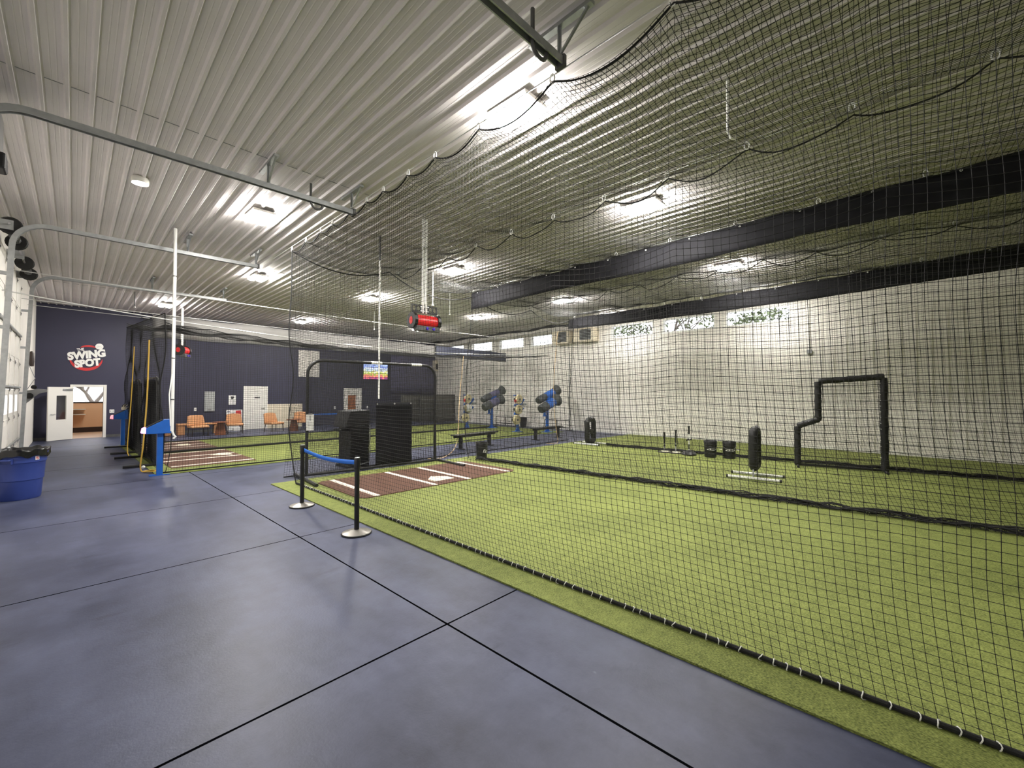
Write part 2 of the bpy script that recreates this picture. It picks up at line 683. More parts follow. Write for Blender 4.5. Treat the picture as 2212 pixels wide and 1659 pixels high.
def on_left(o):
    o.location = OL
    o.rotation_euler = (0, 0, -TL)
    return o


def on_right(o):
    o.location = OR_
    o.rotation_euler = (0, 0, -TR)
    return o


struct(MB().quad((-2.2, -8.2, 0), (18, -8.2, 0), (18, 23.3, 0), (-2.2, 23.3, 0)).build('floor', M['floor']))


def ceiling():
    x = -2.4
    prof = []
    p = 0.1945
    while x < 18.2:
        prof += [(x, ZC), (x + .042, ZC), (x + .045, ZC - .002), (x + .051, ZC - .002), (x + .054, ZC), (x + .088, ZC), (x + .091, ZC - .002), (x + .097, ZC - .002), (x + .1, ZC),
                 (x + .132, ZC), (x + .150, ZC - .03), (x + .176, ZC - .03), (x + .194, ZC)]
        x += p
    m = MB()
    k = len(prof)
    v = [(a, -8.6, z) for a, z in prof] + [(a, 23.6, z) for a, z in prof]
    m.add(v, [(i, i + 1, k + i + 1, k + i) for i in range(k - 1)])
    o = m.build('ceiling', M['ceil'])
    o.rotation_euler = (0, 0, -R(1.3))
    struct(o)
    # lap seams of the ceiling sheets
    s = MB()
    for y in (0.6, 6.45, 12.4, 18.2):
        s.box(-1.4, 17.2, y, y + .006, ZC - .0065, ZC - .001)
    struct(s.build('trim_1', M['grey']))


ceiling()

# far wall, with the doorway to the office
DX0, DX1, DZ = 0.52, 1.33, 1.94
fw = MB()
fw.box(-1.2, DX0, YF, YF + .15, 0, ZC + .1)
fw.box(DX1, 17.6, YF, YF + .15, 0, ZC + .1)
fw.box(DX0, DX1, YF, YF + .15, DZ, ZC + .1)
struct(fw.build('wall_far', M['navy']))
bb = MB()
bb.box(-.5, DX0 - .1, YF - .012, YF - .001, 0, .1)
bb.box(DX1 + .09, 4.0, YF - .012, YF - .001, 0, .1)
bb.box(4.0, 5.36, YF - .012, YF - .001, 0, .1)
struct(bb.build('baseboard_far', M['dgrey']))

# left wall with two overhead door openings
lw = MB()
DA, DB, DH = (2.35, 6.55), (11.1, 15.35), 4.1
for a, b in ((-8.3, DA[0]), (DA[1], DB[0]), (DB[1], 23.4)):
    lw.box(-.25, 0, a, b, 0, ZC + .1)
for a, b in (DA, DB):
    lw.box(-.25, 0, a, b, DH, ZC + .1)
struct(on_left(lw.build('wall_left', M['wall_white'])))

# right wall with clerestory windows
WIN = [(19.9, 21.4), (17.35, 19.2), (14.9, 16.78), (12.84, 14.4), (7.68, 9.62), (5.28, 7.26), (2.9, 4.9)]
WZ0, WZ1 = 4.13, 4.66
rw = MB()
rw.box(0, .22, -8.3, 23.6, 0, WZ0)
rw.box(0, .22, -8.3, 23.6, WZ1, ZC + .1)
ys = sorted(WIN)
prev = -8.3
for a, b in ys:
    rw.box(0, .22, prev, a, WZ0, WZ1)
    prev = b
rw.box(0, .22, prev, 23.6, WZ0, WZ1)
# shallow vertical ribs of the steel liner panels
y = -8.0
while y < 23.2:
    rw.box(-.012, 0, y, y + .03, .02, WZ0 - .06)
    y += .305
struct(on_right(rw.build('wall_right', M['wall_white'])))
for i, (a, b) in enumerate(sorted(WIN, reverse=True)):
    w = on_right(thing('window_%d' % (i + 1), 'x', 'window'))
    for kk in ('label', 'category'):
        del w[kk]
    struct(w)
    fr = MB()
    t = .035
    fr.box(-.01, .12, a, b, WZ0, WZ0 + t).box(-.01, .12, a, b, WZ1 - t, WZ1)
    fr.box(-.01, .12, a, a + t, WZ0, WZ1).box(-.01, .12, b - t, b, WZ0, WZ1)
    fr.box(-.03, .0, a - .04, b + .04, WZ0 - .035, WZ0)
    fr.build('window_frame', M['whiteplastic'], w)
    MB().box(.05, .056, a + t, b - t, WZ0 + t, WZ1 - t).build('pane', M['glass'], w)
rb = MB().box(-.02, -.001, -8, 23, 0, .12)
struct(on_right(rb.build('baseboard_right', M['white'])))
struct(MB().box(-2.3, 17.5, -8.4, -8.2, 0, ZC + .1).build('wall_back', M['wall_white']))

# ---- the office behind the doorway
of = MB()
of.box(-.9, -.8, YF + .15, 26.4, 0, 2.7)
of.box(4.0, 4.1, YF + .15, 26.4, 0, 2.7)
of.box(-.9, .35, 26.3, 26.4, 0, 2.7).box(2.3, 4.1, 26.3, 26.4, 0, 2.7)
of.box(.35, 2.3, 26.3, 26.4, 0, 1.28).box(.35, 2.3, 26.3, 26.4, 2.3, 2.7)
struct(of.build('wall_office', M['office']))
struct(MB().box(-.9, 4.1, YF + .15, 26.4, -.02, .004).build('floor_office', M['office_floor']))
struct(MB().box(-.9, 4.1, YF + .15, 26.4, 2.7, 2.75).build('ceiling_office', M['ceil']))
ow = thing('window_8', 'x', 'window')
for kk in ('label', 'category'):
    del ow[kk]
struct(ow)
fr = MB().box(.35, 2.3, 26.27, 26.35, 1.28, 1.32).box(.35, 2.3, 26.27, 26.35, 2.26, 2.3).box(.35, .4, 26.27, 26.35, 1.28, 2.3).box(2.25, 2.3, 26.27, 26.35, 1.28, 2.3)
fr.build('window_frame', M['dark'], ow)
MB().box(.4, 2.25, 26.32, 26.326, 1.32, 2.26).build('pane', M['glass'], ow)
struct(MB().box(-.8, 4.0, 26.285, 26.299, .0, .22).build('baseboard_office', M['darkwood']))
cl = thing('added_office_light', 'unseen flat ceiling light added to light the peach office behind the open door', 'ceiling light', (1.6, 24.8, 2.66))  # out of view, added so the office is lit
MB().box(-.45, .45, -.3, .3, 0, .04).build('housing', M['white'], cl)
MB().box(-.42, .42, -.27, .27, -.012, 0).build('diffuser', emis('added_office_lamp', (1, .93, .82, 1), 11), cl)
sh = thing('wall_shelf', 'small two tier wooden shelf on the peach office wall under the window', 'shelf', (.55, 26.285, .75))
for z in (.02, .24):
    MB().box(-.3, .42, -.3, 0, z, z + .03).build('shelf_board', M['white'], sh)
MB().box(-.3, -.27, -.3, 0, 0, .24).build('side_panel', M['white'], sh)
bp_ = thing('backpack', 'dark bag hung on the right of the office doorway view', 'bag', (1.72, 26.12, .95))
MB().lathe([(0, -.18), (.09, -.17), (.12, -.05), (.11, .08), (.06, .17), (0, .19)], n=14).build('bag_body', M['dark'], bp_, smooth=True)

# ---- outdoors
struct(MB().box(-30, 60, -30, 70, -.4, -.3).build('ground', M['concrete_out']))


def branchy(root, base, h, r, seed, depth=5):
    rg = random.Random(seed)
    m = MB()
    tips = []

    def grow(p, d, L, r, k):
        pts = [p]
        q = Vector(p)
        dd = Vector(d)
        for i in range(4):
            dd = (dd + Vector((rg.uniform(-.18, .18), rg.uniform(-.18, .18), rg.uniform(-.05, .12)))).normalized()
            q = q + dd * L / 4
            pts.append(q.copy())
        m.tube(pts, [r * (1 - .1 * i) for i in range(5)], 6)
        if k == 0:
            tips.append(q.copy())
            return
        for j in range(3 if k > 1 else 2):
            nd = (dd + Vector((rg.uniform(-.9, .9), rg.uniform(-.9, .9), rg.uniform(-.15, .5)))).normalized()
            grow(q, nd, L * rg.uniform(.62, .8), r * .58, k - 1)
    grow(Vector(base), Vector((0, 0, 1)), h, r, depth)
    return m, tips


tr = thing('bare_tree', 'bare grey tree seen through the office window', 'tree', (1.75, 34.0, -.3))
m, _ = branchy(tr, (0, 0, 0), 1.35, .17, 4, 6)
m.build('trunk', M['bark'], tr, smooth=True)
tr2 = thing('bare_tree', 'second bare tree at the right of the office window', 'tree', (4.2, 41.0, -.3))
m, _ = branchy(tr2, (0, 0, 0), 1.7, .2, 11, 5)
m.build('trunk', M['bark'], tr2, smooth=True)
vn = thing('parked_trailer', 'white boxy trailer parked outside the office window', 'trailer', (3.6, 50.0, -.3), R(6))
MB().box(-1.7, 1.7, -1, 1, .6, 2.75).build('box_body', M['whiteplastic'], vn, bevel=.08)
for x in (-1, 1):
    MB().lathe([(.1, -.1), (.38, -.1), (.38, .1), (.1, .1)], (x, -.95, .38), 20, 'Y').build('wheel', M['dark'], vn, smooth=True)


def leafy(loc, h, rad, seed, label):
    t = thing('leafy_tree', label, 'tree', loc)
    m, tips = branchy(t, (0, 0, 0), h, .16, seed, 4)
    m.build('trunk', M['bark'], t, smooth=True)
    rg = random.Random(seed)
    lf = MB()
    for tp in tips:
        for _ in range(26):
            p = tp + Vector((rg.gauss(0, rad), rg.gauss(0, rad), rg.gauss(0, rad)))
            a = Vector((rg.uniform(-1, 1), rg.uniform(-1, 1), rg.uniform(-1, 1))).normalized() * .13
            b = a.cross(Vector((rg.uniform(-1, 1), rg.uniform(-1, 1), rg.uniform(-1, 1)))).normalized() * .06
            lf.quad(p - a, p + b, p + a, p - b)
    lf.build('foliage', M['leaf'], t)


leafy((22.2, 9.6, -.3), 2.6, .42, 3, 'green leafy tree outside the fifth high window')
leafy((25.6, 5.0, -.3), 2.4, .42, 8, 'smaller leafy tree outside the sixth high window')

# ================================================================== TURF
def slab(name, poly, z0, z1, m, label, cat):
    o = MB().prism(poly, z0, z1, 'Z').build(name, m)
    return tag(o, label, cat)


xr = lambda y: OR_.x + y * math.tan(TR) - .03
slab('turf_rug', [(2.835, -8), (xr(-8), -8), (xr(8.75), 8.75), (2.85, 8.93)], .001, .016, M['turf'],
     'large green artificial turf under the near batting cages, beside the blue floor', 'artificial turf')
slab('turf_rug', [(1.5, 11.62), (15.6, 11.45), (15.9, 18.95), (1.5, 19.0)], .001, .016, M['turf'],
     'far green artificial turf beyond the blue cross aisle, in front of the navy wall', 'artificial turf')
TZ = .016

# ================================================================== NETS
def rope_part(pts, r, parent, name='border_rope', n=6):
    return MB().tube(pts, r, n).build(name, M['rope'], parent, smooth=True)


def clip_mesh():
    m = MB()
    m.tube([(0, .026 * math.cos(a), .045 * math.sin(a)) for a in [2 * PI * i / 10 for i in range(10)]], .008, 5, closed=True)
    return m


CLIP = None


def clips(parent, pts):
    global CLIP
    for p in pts:
        if CLIP is None:
            CLIP = clip_mesh().build('snap_clip', M['whiteplastic'], parent, smooth=True)
            c = CLIP
        else:
            c = CLIP.copy()
            C.objects.link(c)
            c.parent = parent
        c.location = p


YE = -3.6
cX = lambda y: 3.22 - .0215 * (9.1 - y)
CL = np.array([9.05, 8.31, 7.64, 7.14, 6.52, 5.94, 5.44, 4.8, 4.2, 3.4, 2.38, 1.25, .1, -1.1, -2.3, -3.6])


def scallop(Y, nodes, k=.17):
    nodes = np.sort(nodes)
    i = np.clip(np.searchsorted(nodes, Y) - 1, 0, len(nodes) - 2)
    a, b = nodes[i], nodes[i + 1]
    x = np.clip((Y - a) / (b - a), 0, 1)
    return 4 * k * (b - a) * x * (1 - x)


ZN = 4.60


def near_net(U, V):
    y0 = 8.57 + .46 * (1 - np.exp(-V * 5))
    Y = y0 + U * (YE - y0)
    x0 = 3.17
    X = x0 + (cX(Y) - x0) * V
    Z = .035 + V * (ZN - .035) - scallop(Y, CL, .15) * V ** 2.2
    b = np.sin(PI * np.clip(V, 0, 1)) ** .7
    X = X + wob(Y * .7, Z * .9, 3, .03) * b
    Z = Z + wob(Y * 1.1, Z * .8, 5, .018) * b
    Y = Y + wob(Y * .9, Z * 1.2, 8, .014) * b
    return np.stack([X, Y, Z], -1)


def curve_of(fn, us, v=None, along='u', off=(0, 0, 0)):
    us = np.array(us)
    P = fn(us, np.full_like(us, v)) if along == 'u' else fn(np.full_like(us, v), us)
    return [tuple(p + np.array(off)) for p in P]


nn = thing('cage_net', 'black side net of the nearest batting cage, laced along its foot with white ties', 'net', group='cage side nets')
mesh_np('netting', net(near_net, 245, 92, 2, 2, .0018, .0046), M['net'], nn)
rope_part(curve_of(near_net, np.linspace(0, 1, 160), 1.0), .009, nn)
rope_part(curve_of(near_net, np.linspace(0, 1, 60), 0.0, 'v'), .011, nn)
rope_part(curve_of(near_net, np.linspace(0, 1, 90), 0.0), .016, nn, 'lead_rope', 8)
clips(nn, [(cX(y), y, ZN + .02) for y in CL[:-1]])
tie = None
yy = 8.3
k = 0
while yy > -1.2 and k < 98:
    p = near_net(np.array([(8.57 - yy) / (8.57 - YE)]), np.array([0.0]))[0]
    if tie is None:
        tie = MB().tube([(.0185 * math.cos(a), .005 * math.sin(2 * a), .021 * math.sin(a)) for a in [2 * PI * i / 10 for i in range(10)]], .0033, 5, closed=True).build('zip_tie', M['whiteplastic'], nn)
        t = tie
    else:
        t = tie.copy()
        C.objects.link(t)
        t.parent = nn
    t.location = p
    t.rotation_euler = (rng.uniform(-.3, .3), rng.uniform(-.3, .3), rng.uniform(-.5, .5))
    yy -= .088 + rng.uniform(-.03, .035)
    k += 1
# pipe the foot of the near net is laced to
tag(MB().tube([(3.165, 8.4, .03), (3.165, -3.6, .03)], .008, 8).build('ground_cable', M['steel']), 'thin steel ground cable the nearest net is laced to along the turf', 'cable')


def divider(tx, ztop, bx, y1, seed, lab, nclip, yf):
    nodes = np.linspace(y1 - .02, YE, nclip)

    def fn(U, V):
        Y = y1 - .5 * np.exp(-V * 5) + U * (YE - y1)
        X = bx(Y) + (tx(Y) - bx(Y)) * V ** .8
        Z = .04 + V * (ztop(Y) - .04) - scallop(Y, nodes, .1) * V ** 3
        b = np.sin(PI * V) ** .6
        X = X + wob(Y * .8, Z, seed, .04) * b
        Z = Z + wob(Y, Z * .8, seed + 1, .02) * b
        return np.stack([X, Y, Z], -1)
    d = thing('cage_net', lab, 'net', group='cage side nets')
    mesh_np('netting', net(fn, 245, 90, 3, 3, NETR), M['net'], d)
    rope_part(curve_of(fn, np.linspace(0, 1, 120), 1.0), .01, d)
    rope_part(curve_of(fn, np.linspace(0, 1, 40), 0.0, 'v'), .011, d)
    # slack net gathered on the turf
    rg = random.Random(seed)
    g = []
    for q in range(9):
        ys_ = np.linspace(yf, YE, 150)
        ph = rg.uniform(0, 6)
        xs = bx(ys_) + .045 * np.sin(ys_ * rg.uniform(3, 9) + ph) + rg.uniform(-.05, .05)
        zs = TZ + .014 + .026 * (1 + np.sin(ys_ * rg.uniform(4, 11) + ph)) + rg.uniform(0, .02)
        g.append(np.stack([xs, ys_, zs], -1))
    parts = [strands(np.array(g), .011)]
    g2 = []
    for q in range(420):
        yq = yf - (yf - YE) * rg.random()
        cx = float(bx(yq)) + rg.uniform(-.07, .07)
        a = rg.uniform(0, PI)
        g2.append(np.array([(cx + s_ * .08 * math.cos(a), yq + s_ * .1 * math.sin(a), TZ + .012 + .07 * (1 - s_ * s_) * rg.uniform(.4, 1)) for s_ in (-1, -.5, 0, .5, 1)]))
    parts.append(strands(np.array(g2), .004))
    mesh_np('gathered_foot', parts, M['rope'], d)
    clips(d, [(float(tx(y)), y, float(ztop(y)) + .03) for y in nodes[:-1]])
    return d


d2x = lambda y: 7.72 + .04 * y
d3x = lambda y: 12.43 + .058 * (y + 1.5)
d3z = lambda y: 4.59 - .036 * (y + 1.5) + .0027 * (y + 1.5) ** 2
divider(d2x, lambda y: 4.58 + 0 * y, lambda y: 7.54 + .0655 * (7.9 - y), 9.08, 21, 'black net between the first and second near cages, its foot bunched on the turf', 12, 8.25)
divider(d3x, d3z, lambda y: 12.42 + .0655 * (7.74 - y), 9.08, 31, 'black net between the second near cage and the white wall bay', 12, 7.4)


def band(name, f_top, f_bot, y0, y1, n, m, label, cat, eyelets):
    t = thing(name, label, cat)
    mb = MB().grid(lambda u, v: tuple(np.array(f_bot(y0 + u * (y1 - y0))) * (1 - v) + np.array(f_top(y0 + u * (y1 - y0))) * v), n, 4)
    mb.build('sheet', m, t, smooth=True, solid=.004)
    e0 = None
    for k in range(eyelets):
        y = y0 + (k + .3) / eyelets * (y1 - y0)
        p = np.array(f_top(y)) + np.array((-.008, 0, -.03))
        if e0 is None:
            e0 = MB().tube([(0, .012 * math.cos(a), .012 * math.sin(a)) for a in [2 * PI * i / 8 for i in range(8)]], .004, 5, closed=True).build('eyelet', M['whiteplastic'], t)
            e = e0
        else:
            e = e0.copy()
            C.objects.link(e)
            e.parent = t
        e.location = p
    return t


rp = lambda y, s: .01 * math.sin(2.1 * y + s) + .004 * math.sin(6.3 * y + 2 * s)
band('vinyl_valance', lambda y: (float(d2x(y)) - .03 + rp(y, 1), y, 4.56 + .012 * math.sin(5 * y)), lambda y: (float(d2x(y)) - .06 + 2 * rp(y, 2), y, 4.11 + .02 * math.sin(1.3 * y)),
     9.12, YE, 120, M['vinyl'], 'upper black vinyl valance hung along the net between the two near cages', 'valance', 15)
band('vinyl_valance', lambda y: (float(d3x(y)) - .03 + rp(y, 3), y, float(d3z(y)) - .015 + .01 * math.sin(4 * y)), lambda y: (float(d3x(y)) - .06 + 2 * rp(y, 5), y, 4.03 + .003 * (y - 4) ** 2),
     9.3, YE, 120, M['vinyl'], 'lower black vinyl valance in front of the high windows of the white wall', 'valance', 14)

# overhead nets
xn = np.array([3.2, 5.6, 8.05, 10.5, 12.95])


def roof(x0, x1, nodes, lab, seed):
    def fn(U, V):
        Y = 9.05 + V * (YE - 9.05)
        X0 = x0 + U * (x1 - x0)
        X = X0 - .024 * (9.05 - Y)
        e = np.clip(1 - (X0 - 3.2) / .7, 0, 1) ** 2
        Z = 4.59 - scallop(X0, nodes, .07) - (1 - e) * .03 * np.sin(Y * 4.1) ** 2 - e * scallop(Y, CL, .15)
        Z = Z + wob(X0 * 1.2, Y * 1.1, seed, .025) * np.sin(PI * U)
        return np.stack([X, Y, Z], -1)
    d = thing('overhead_net', lab, 'net', group='overhead nets')
    mesh_np('netting', net(fn, int((x1 - x0) / .05), 250, 2, 3, .0026), M['net'], d)
    return fn, d


rf1, ro1 = roof(3.2, 8.05, np.array([3.2, 5.6, 8.05]), 'black overhead net sagging above the nearest batting cage', 41)
rf2, ro2 = roof(8.05, 12.95, np.array([8.05, 10.5, 12.95]), 'black overhead net above the second near cage', 42)
for fn, d in ((rf1, ro1), (rf2, ro2)):
    cn = np.linspace(9.0, -3.4, 14)
    P = [tuple(fn(np.array([.5]), np.array([q]))[0] + np.array((0, 0, -float(scallop(np.array([min(8.99, max(-3.39, 9.05 + q * (YE - 9.05)))]), cn, .16)[0])))) for q in np.linspace(0, 1, 200)]
    rope_part(P, .009, d, 'middle_rope')
clips(ro1, [(5.6 - .024 * (9.05 - y), y, 4.6) for y in np.linspace(9.0, -3.4, 14)])
clips(ro2, [(10.5 - .024 * (9.05 - y), y, 4.6) for y in np.linspace(9.0, -3.4, 14)])


def back_net(x0, x1, zt, seed, lab, bend):
    def fn(U, V):
        X = x0 + U * (x1 - x0)
        Z = .03 + V * (np.interp(X, [a for a, b in zt], [b for a, b in zt]) - .03) - scallop(X, np.array([a for a, b in zt]), .115) * V ** 1.8
        Y = 9.08 - bend * np.exp(-V * 5) + wob(X, Z, seed, .03) * np.sin(PI * V)
        Z = Z + wob(X * 1.1, Z, seed + 3, .02) * np.sin(PI * V)
        X = X + wob(X, Z * 1.1, seed + 4, .012) * np.sin(PI * V)
        return np.stack([X, Y, Z], -1)
    d = thing('back_net', lab, 'net', group='back nets')
    mesh_np('netting', net(fn, int((x1 - x0) / .05), 90, 2, 2, NETR), M['net'], d)
    rope_part(curve_of(fn, np.linspace(0, 1, 60), 1.0), .013, d)
    rope_part(curve_of(fn, np.linspace(0, 1, 40), 0.0), .014, d, 'lead_rope')
    return d


back_net(3.22, 8.06, [(3.2, 4.60), (5.42, 4.62), (8.08, 4.46)], 51, 'black net hung behind the home plate of the nearest cage', -.27)
back_net(8.06, 12.95, [(8.06, 4.46), (10.6, 4.44), (12.95, 4.45)], 53, 'black net at the aisle end of the second near cage', -.2)


# far cages
def far_net(yfn, x0, x1, zt, zb, seed, lab, nclip, foot=True):
    nodes = np.linspace(x0, x1, nclip)

    def fn(U, V):
        X = x0 + U * (x1 - x0)
        Z = zb + V * (zt(X) - zb) - scallop(X, nodes, .06) * V ** 3
        Y = yfn(X) + wob(X * .8, Z, seed, .03) * np.sin(PI * V)
        Z = Z + wob(X, Z, seed + 2, .015) * np.sin(PI * V)
        return np.stack([X, Y, Z], -1)
    d = thing('cage_net', lab, 'net', group='far cage nets')
    mesh_np('netting', net(fn, int((x1 - x0) / .05), 66, 4, 4, NETR), M['net'], d)
    rope_part(curve_of(fn, np.linspace(0, 1, 80), 1.0), .01, d)
    rope_part(curve_of(fn, np.linspace(0, 1, 60), 0.0), .035 if foot else .016, d, 'lead_rope')
    return fn


zf = lambda x: 3.5 - .43 * np.sin(PI * np.clip((x + .3) / 15.5, 0, 1)) ** .8
far_net(lambda x: 11.75 + 0 * x, 1.62, 14.4, lambda x: zf(x) - .05, .03, 61, 'black net along the front of the far cages, beside the cross aisle', 16, False)
far_net(lambda x: 15.5 + 0 * x, 1.62, 15.4, lambda x: 3.8 + 0 * x, .05, 63, 'black net dividing the two far batting lanes', 16)
far_net(lambda x: 18.85 + 0 * x, 1.62, 15.4, lambda x: 4.0 + 0 * x, .04, 65, 'black net of the far cages nearest to the navy wall and the tan chairs', 16, False)


def end_net(U, V):
    Y = 18.85 + U * (11.75 - 18.85)
    Z = .03 + V * (3.45 + .06 * (Y - 11.75) - .03)
    X = 1.62 + wob(Y, Z, 70, .05) * np.sin(PI * V)
    return np.stack([X, Y, Z], -1)


en = thing('back_net', 'black net hung across the batting end of the far cages, behind the black backstops', 'net', group='back nets')
mesh_np('netting', net(end_net, 142, 68, 4, 4, NETR), M['net'], en)
rope_part(curve_of(end_net, np.linspace(0, 1, 30), 1.0, 'v'), .012, en)
rope_part(curve_of(end_net, np.linspace(0, 1, 30), 1.0), .012, en)


def far_roof(U, V):
    X = 1.62 + U * 13.6
    Y = 11.75 + V * 7.1
    Z = (zf(X) - .05) * (1 - V) + 4.0 * V - .14 * np.sin(PI * V) - .05 * np.sin(X * 3) ** 2 + wob(X, Y, 75, .03) * np.sin(PI * V)
    return np.stack([X, Y, Z], -1)


fr_ = thing('overhead_net', 'black overhead net stretched across the far batting lanes', 'net', group='overhead nets')
mesh_np('netting', net(far_roof, 272, 142, 4, 3, NETR), M['net'], fr_)
# grey valance on the middle far net
t = thing('vinyl_valance', 'pale grey valance with a dark right end, hung along the net between the far lanes', 'valance')
for (ua, ub, nm_, mm) in ((0, .68, 'pale_sheet', M['gray_vinyl']), (.684, 1, 'dark_sheet', M['slate'])):
    MB().grid(lambda u_, v: (lambda u: (1.86 + u * 14.14, 15.42 + .03 * math.sin(u * 60), 3.28 + .09 * u + v * (.62 - .2 * u) + .012 * math.sin(u * 44)))(ua + (ub - ua) * u_), 80, 4).build(nm_, mm, t, smooth=True, solid=.004)
MB().tube([(1.86 + u / 60 * 14.14, 15.41, 3.28 + .09 * u / 60 + .012 * math.sin(u / 60 * 44)) for u in range(61)], .022, 6).build('hem', M['dgrey'], t)

# cables the nets hang from
def cable(pts, r, label):
    tag(MB().tube(pts, r, 6).build('steel_cable', M['cable'], smooth=True), label, 'cable')


def sagline(a, b, sag, n=24):
    a, b = np.array(a), np.array(b)
    return [tuple(a + (b - a) * i / n - np.array((0, 0, 4 * sag * (i / n) * (1 - i / n)))) for i in range(n + 1)]


cable(sagline((cX(10.2) + .01, 10.2, 4.68), (cX(-8) + .01, -8.2, 4.68), .02), .006, 'steel cable carrying the nearest cage net along the ceiling')
for i, (x, lb) in enumerate(((5.6, 'steel cable over the middle of the nearest cage'), (8.08, 'steel cable above the upper black valance'),
                             (10.5, 'steel cable over the middle of the second near cage'), (13.0, 'steel cable above the lower black valance'))):
    cable(sagline((x + .01, 9.3, 4.63), (x - .42, -8.2, 4.63), .01), .006, lb)
cable([(lwp(11.75, 0)[0], 11.75, 3.56)] + [(x, 11.75, float(zf(x)) + .02) for x in np.linspace(0, 15, 30)] + [(16.68, 11.75, 3.52)], .012, 'bright steel cable spanning the hall above the front of the far cages')
cable(sagline((lwp(15.5, 0)[0], 15.5, 3.98), (16.8, 15.5, 3.98), .08), .009, 'steel cable above the pale grey valance')
cable(sagline((lwp(18.85, 0)[0], 18.85, 4.3), (16.9, 18.85, 4.3), .1), .009, 'steel cable across the hall nearest to the navy wall')
cable(sagline((lwp(13.4, 0)[0], 13.4, 4.25), (16.75, 13.4, 4.25), .1), .008, 'steel cable across the hall over the nearer far lane')

# ================================================================== CEILING LIGHTS
LG = 'twin strip lights under the ceiling'
lights = [(3.47, 3.2, 'twin strip light nearest to the camera, over the first cage net'),
          (2.46, 8.47, 'twin strip light between the second and third door tracks'),
          (3.78, 13.0, 'twin strip light beyond the end of the third door track'),
          (2.73, 19.6, 'twin strip light beside the white drop pole, near the logo wall'),
          (7.48, 19.75, 'far strip light above the white door, left of the hall middle'),
          (7.22, 13.2, 'strip light beside the thin white conduit drop'),
          (6.98, 8.6, 'strip light just right of the red sensor unit and its poles'),
          (12.32, 17.85, 'strip light seen directly under the red sensor unit'),
          (12.05, 13.25, 'strip light below the left end of the upper black valance'),
          (11.81, 8.68, 'strip light between the two black valances'),
          (6.73, 3.28, 'large strip light above the upper black valance'),
          (11.36, 3.3, 'strip light just above the lower black valance, over the window bay'),
          (15.0, 3.4, 'added strip light over the window bay, unseen behind the lower black valance, brightening the white wall'),  # added out of sight to brighten the white wall
          (15.1, 8.7, 'added strip light by the unit heaters, unseen behind the lower black valance, brightening the white wall'),  # second unseen light added for the white wall
          (.9, -3.4, 'added unseen strip light behind the camera, lighting the near turf edge')]  # added behind the camera to light the turf strip outside the net


def strip_light():
    t = thing('strip_light', '', 'ceiling light', (0, 0, 0), 0, LG)
    MB().box(-.18, .18, -.3, .3, .045, .09).build('housing', M['white'], t, bevel=.008)
    for sx in (-1, 1):
        st = MB()
        n = 8
        pf = [(.085 * math.cos(a), -.035 * math.sin(a) + .044) for a in [PI * i / n for i in range(n + 1)]]
        st.prism([(sx * .105 + a, z) for a, z in pf], -.29, .29, 'Y')
        st.build('led_strip', M['lamp'], t, smooth=False)
        for q in range(5):
            y = -.24 + q * .12
            MB().tube([(sx * .105 + .092 * math.cos(a), y, -.042 * math.sin(a) + .044) for a in [PI * i / 6 for i in range(7)]], .0025, 4).build('guard_wire', M['whiteplastic'], t)
    return t


L0 = strip_light()
for i, (x, y, lb) in enumerate(lights):
    z = ZC - .15
    if i == 0:
        L0.location = (x, y, z)
        L0['label'] = lb
    else:
        c = dup(L0, (x, y, z), 0, lb)
        if x > 14 or y < 0:  # the added unseen lights get the weaker emission
            for ch in c.children:
                if ch.name.startswith('led_strip'):
                    ch.data = ch.data.copy()
                    ch.data.materials[0] = M['added_lamp_dim']
sp = thing('spot_light', 'small glowing ceiling spot left of the twin strip lights', 'spot light', (.84, 8.42, ZC - .1))
MB().lathe([(0, .09), (.1, .085), (.11, .03), (.1, .0), (.09, .02), (0, .025)], n=20).build('housing', M['white'], sp, smooth=True)
MB().lathe([(0, -.012), (.06, -.006), (.088, .012), (0, .012)], n=20).build('lamp_lens', M['smalllamp'], sp, smooth=True)

# ================================================================== OVERHEAD DOORS AND TRACKS (left wall)
def garage_door(name, t0, t1, glazed):
    d = on_left(thing(name, '', 'door'))
    for kk in ('label', 'category'):
        del d[kk]
    struct(d)
    n = 7
    h = (DH + .08) / n
    for i in range(n):
        p = MB()
        z0, z1 = .02 + i * h, .02 + (i + 1) * h - .012
        if glazed and i == 2:
            nw = 4
            w_ = (t1 - t0) / nw
            p.box(.035, .075, t0 - .06, t1 + .06, z0, z0 + .1).box(.035, .075, t0 - .06, t1 + .06, z1 - .1, z1)
            for k in range(nw + 1):
                a = t0 + k * w_
                p.box(.035, .075, max(t0 - .06, a - .12), min(t1 + .06, a + .12), z0 + .1, z1 - .1)
        else:
            p.box(.035, .075, t0 - .06, t1 + .06, z0, z1)
            p.box(.075, .082, t0, t1, z0 + .1, z1 - .1)
        s_ = p.build('door_section', M['wall_white'], d)
        if glazed and i == 2:
            for k in range(4):
                a = t0 + k * (t1 - t0) / 4
                MB().box(.05, .056, a + .12, a + (t1 - t0) / 4 - .12, z0 + .1, z1 - .1).build('pane', M['glass'], s_)
        st = MB()
        for k in range(5):
            a = t0 + k * (t1 - t0) / 4
            st.box(.082, .088, a - .04, a + .04, z0, z1)
        st.build('stile', M['wall_white'], s_)
        hg = MB()
        for k in range(5):
            a = t0 + k * (t1 - t0) / 4
            hg.box(.088, .094, a - .035, a + .035, z1 - .04, z1 + .04)
            hg.tube([(.097, a - .04, z1), (.097, a + .04, z1)], .008, 6)
        hg.build('hinge', M['dgrey'], s_)
    for i in (1, 3, 5):
        MB().box(.088, .12, t0, t1, .02 + i * h + .03, .02 + i * h + .06).build('stiffening_rail', M['galv'], d)


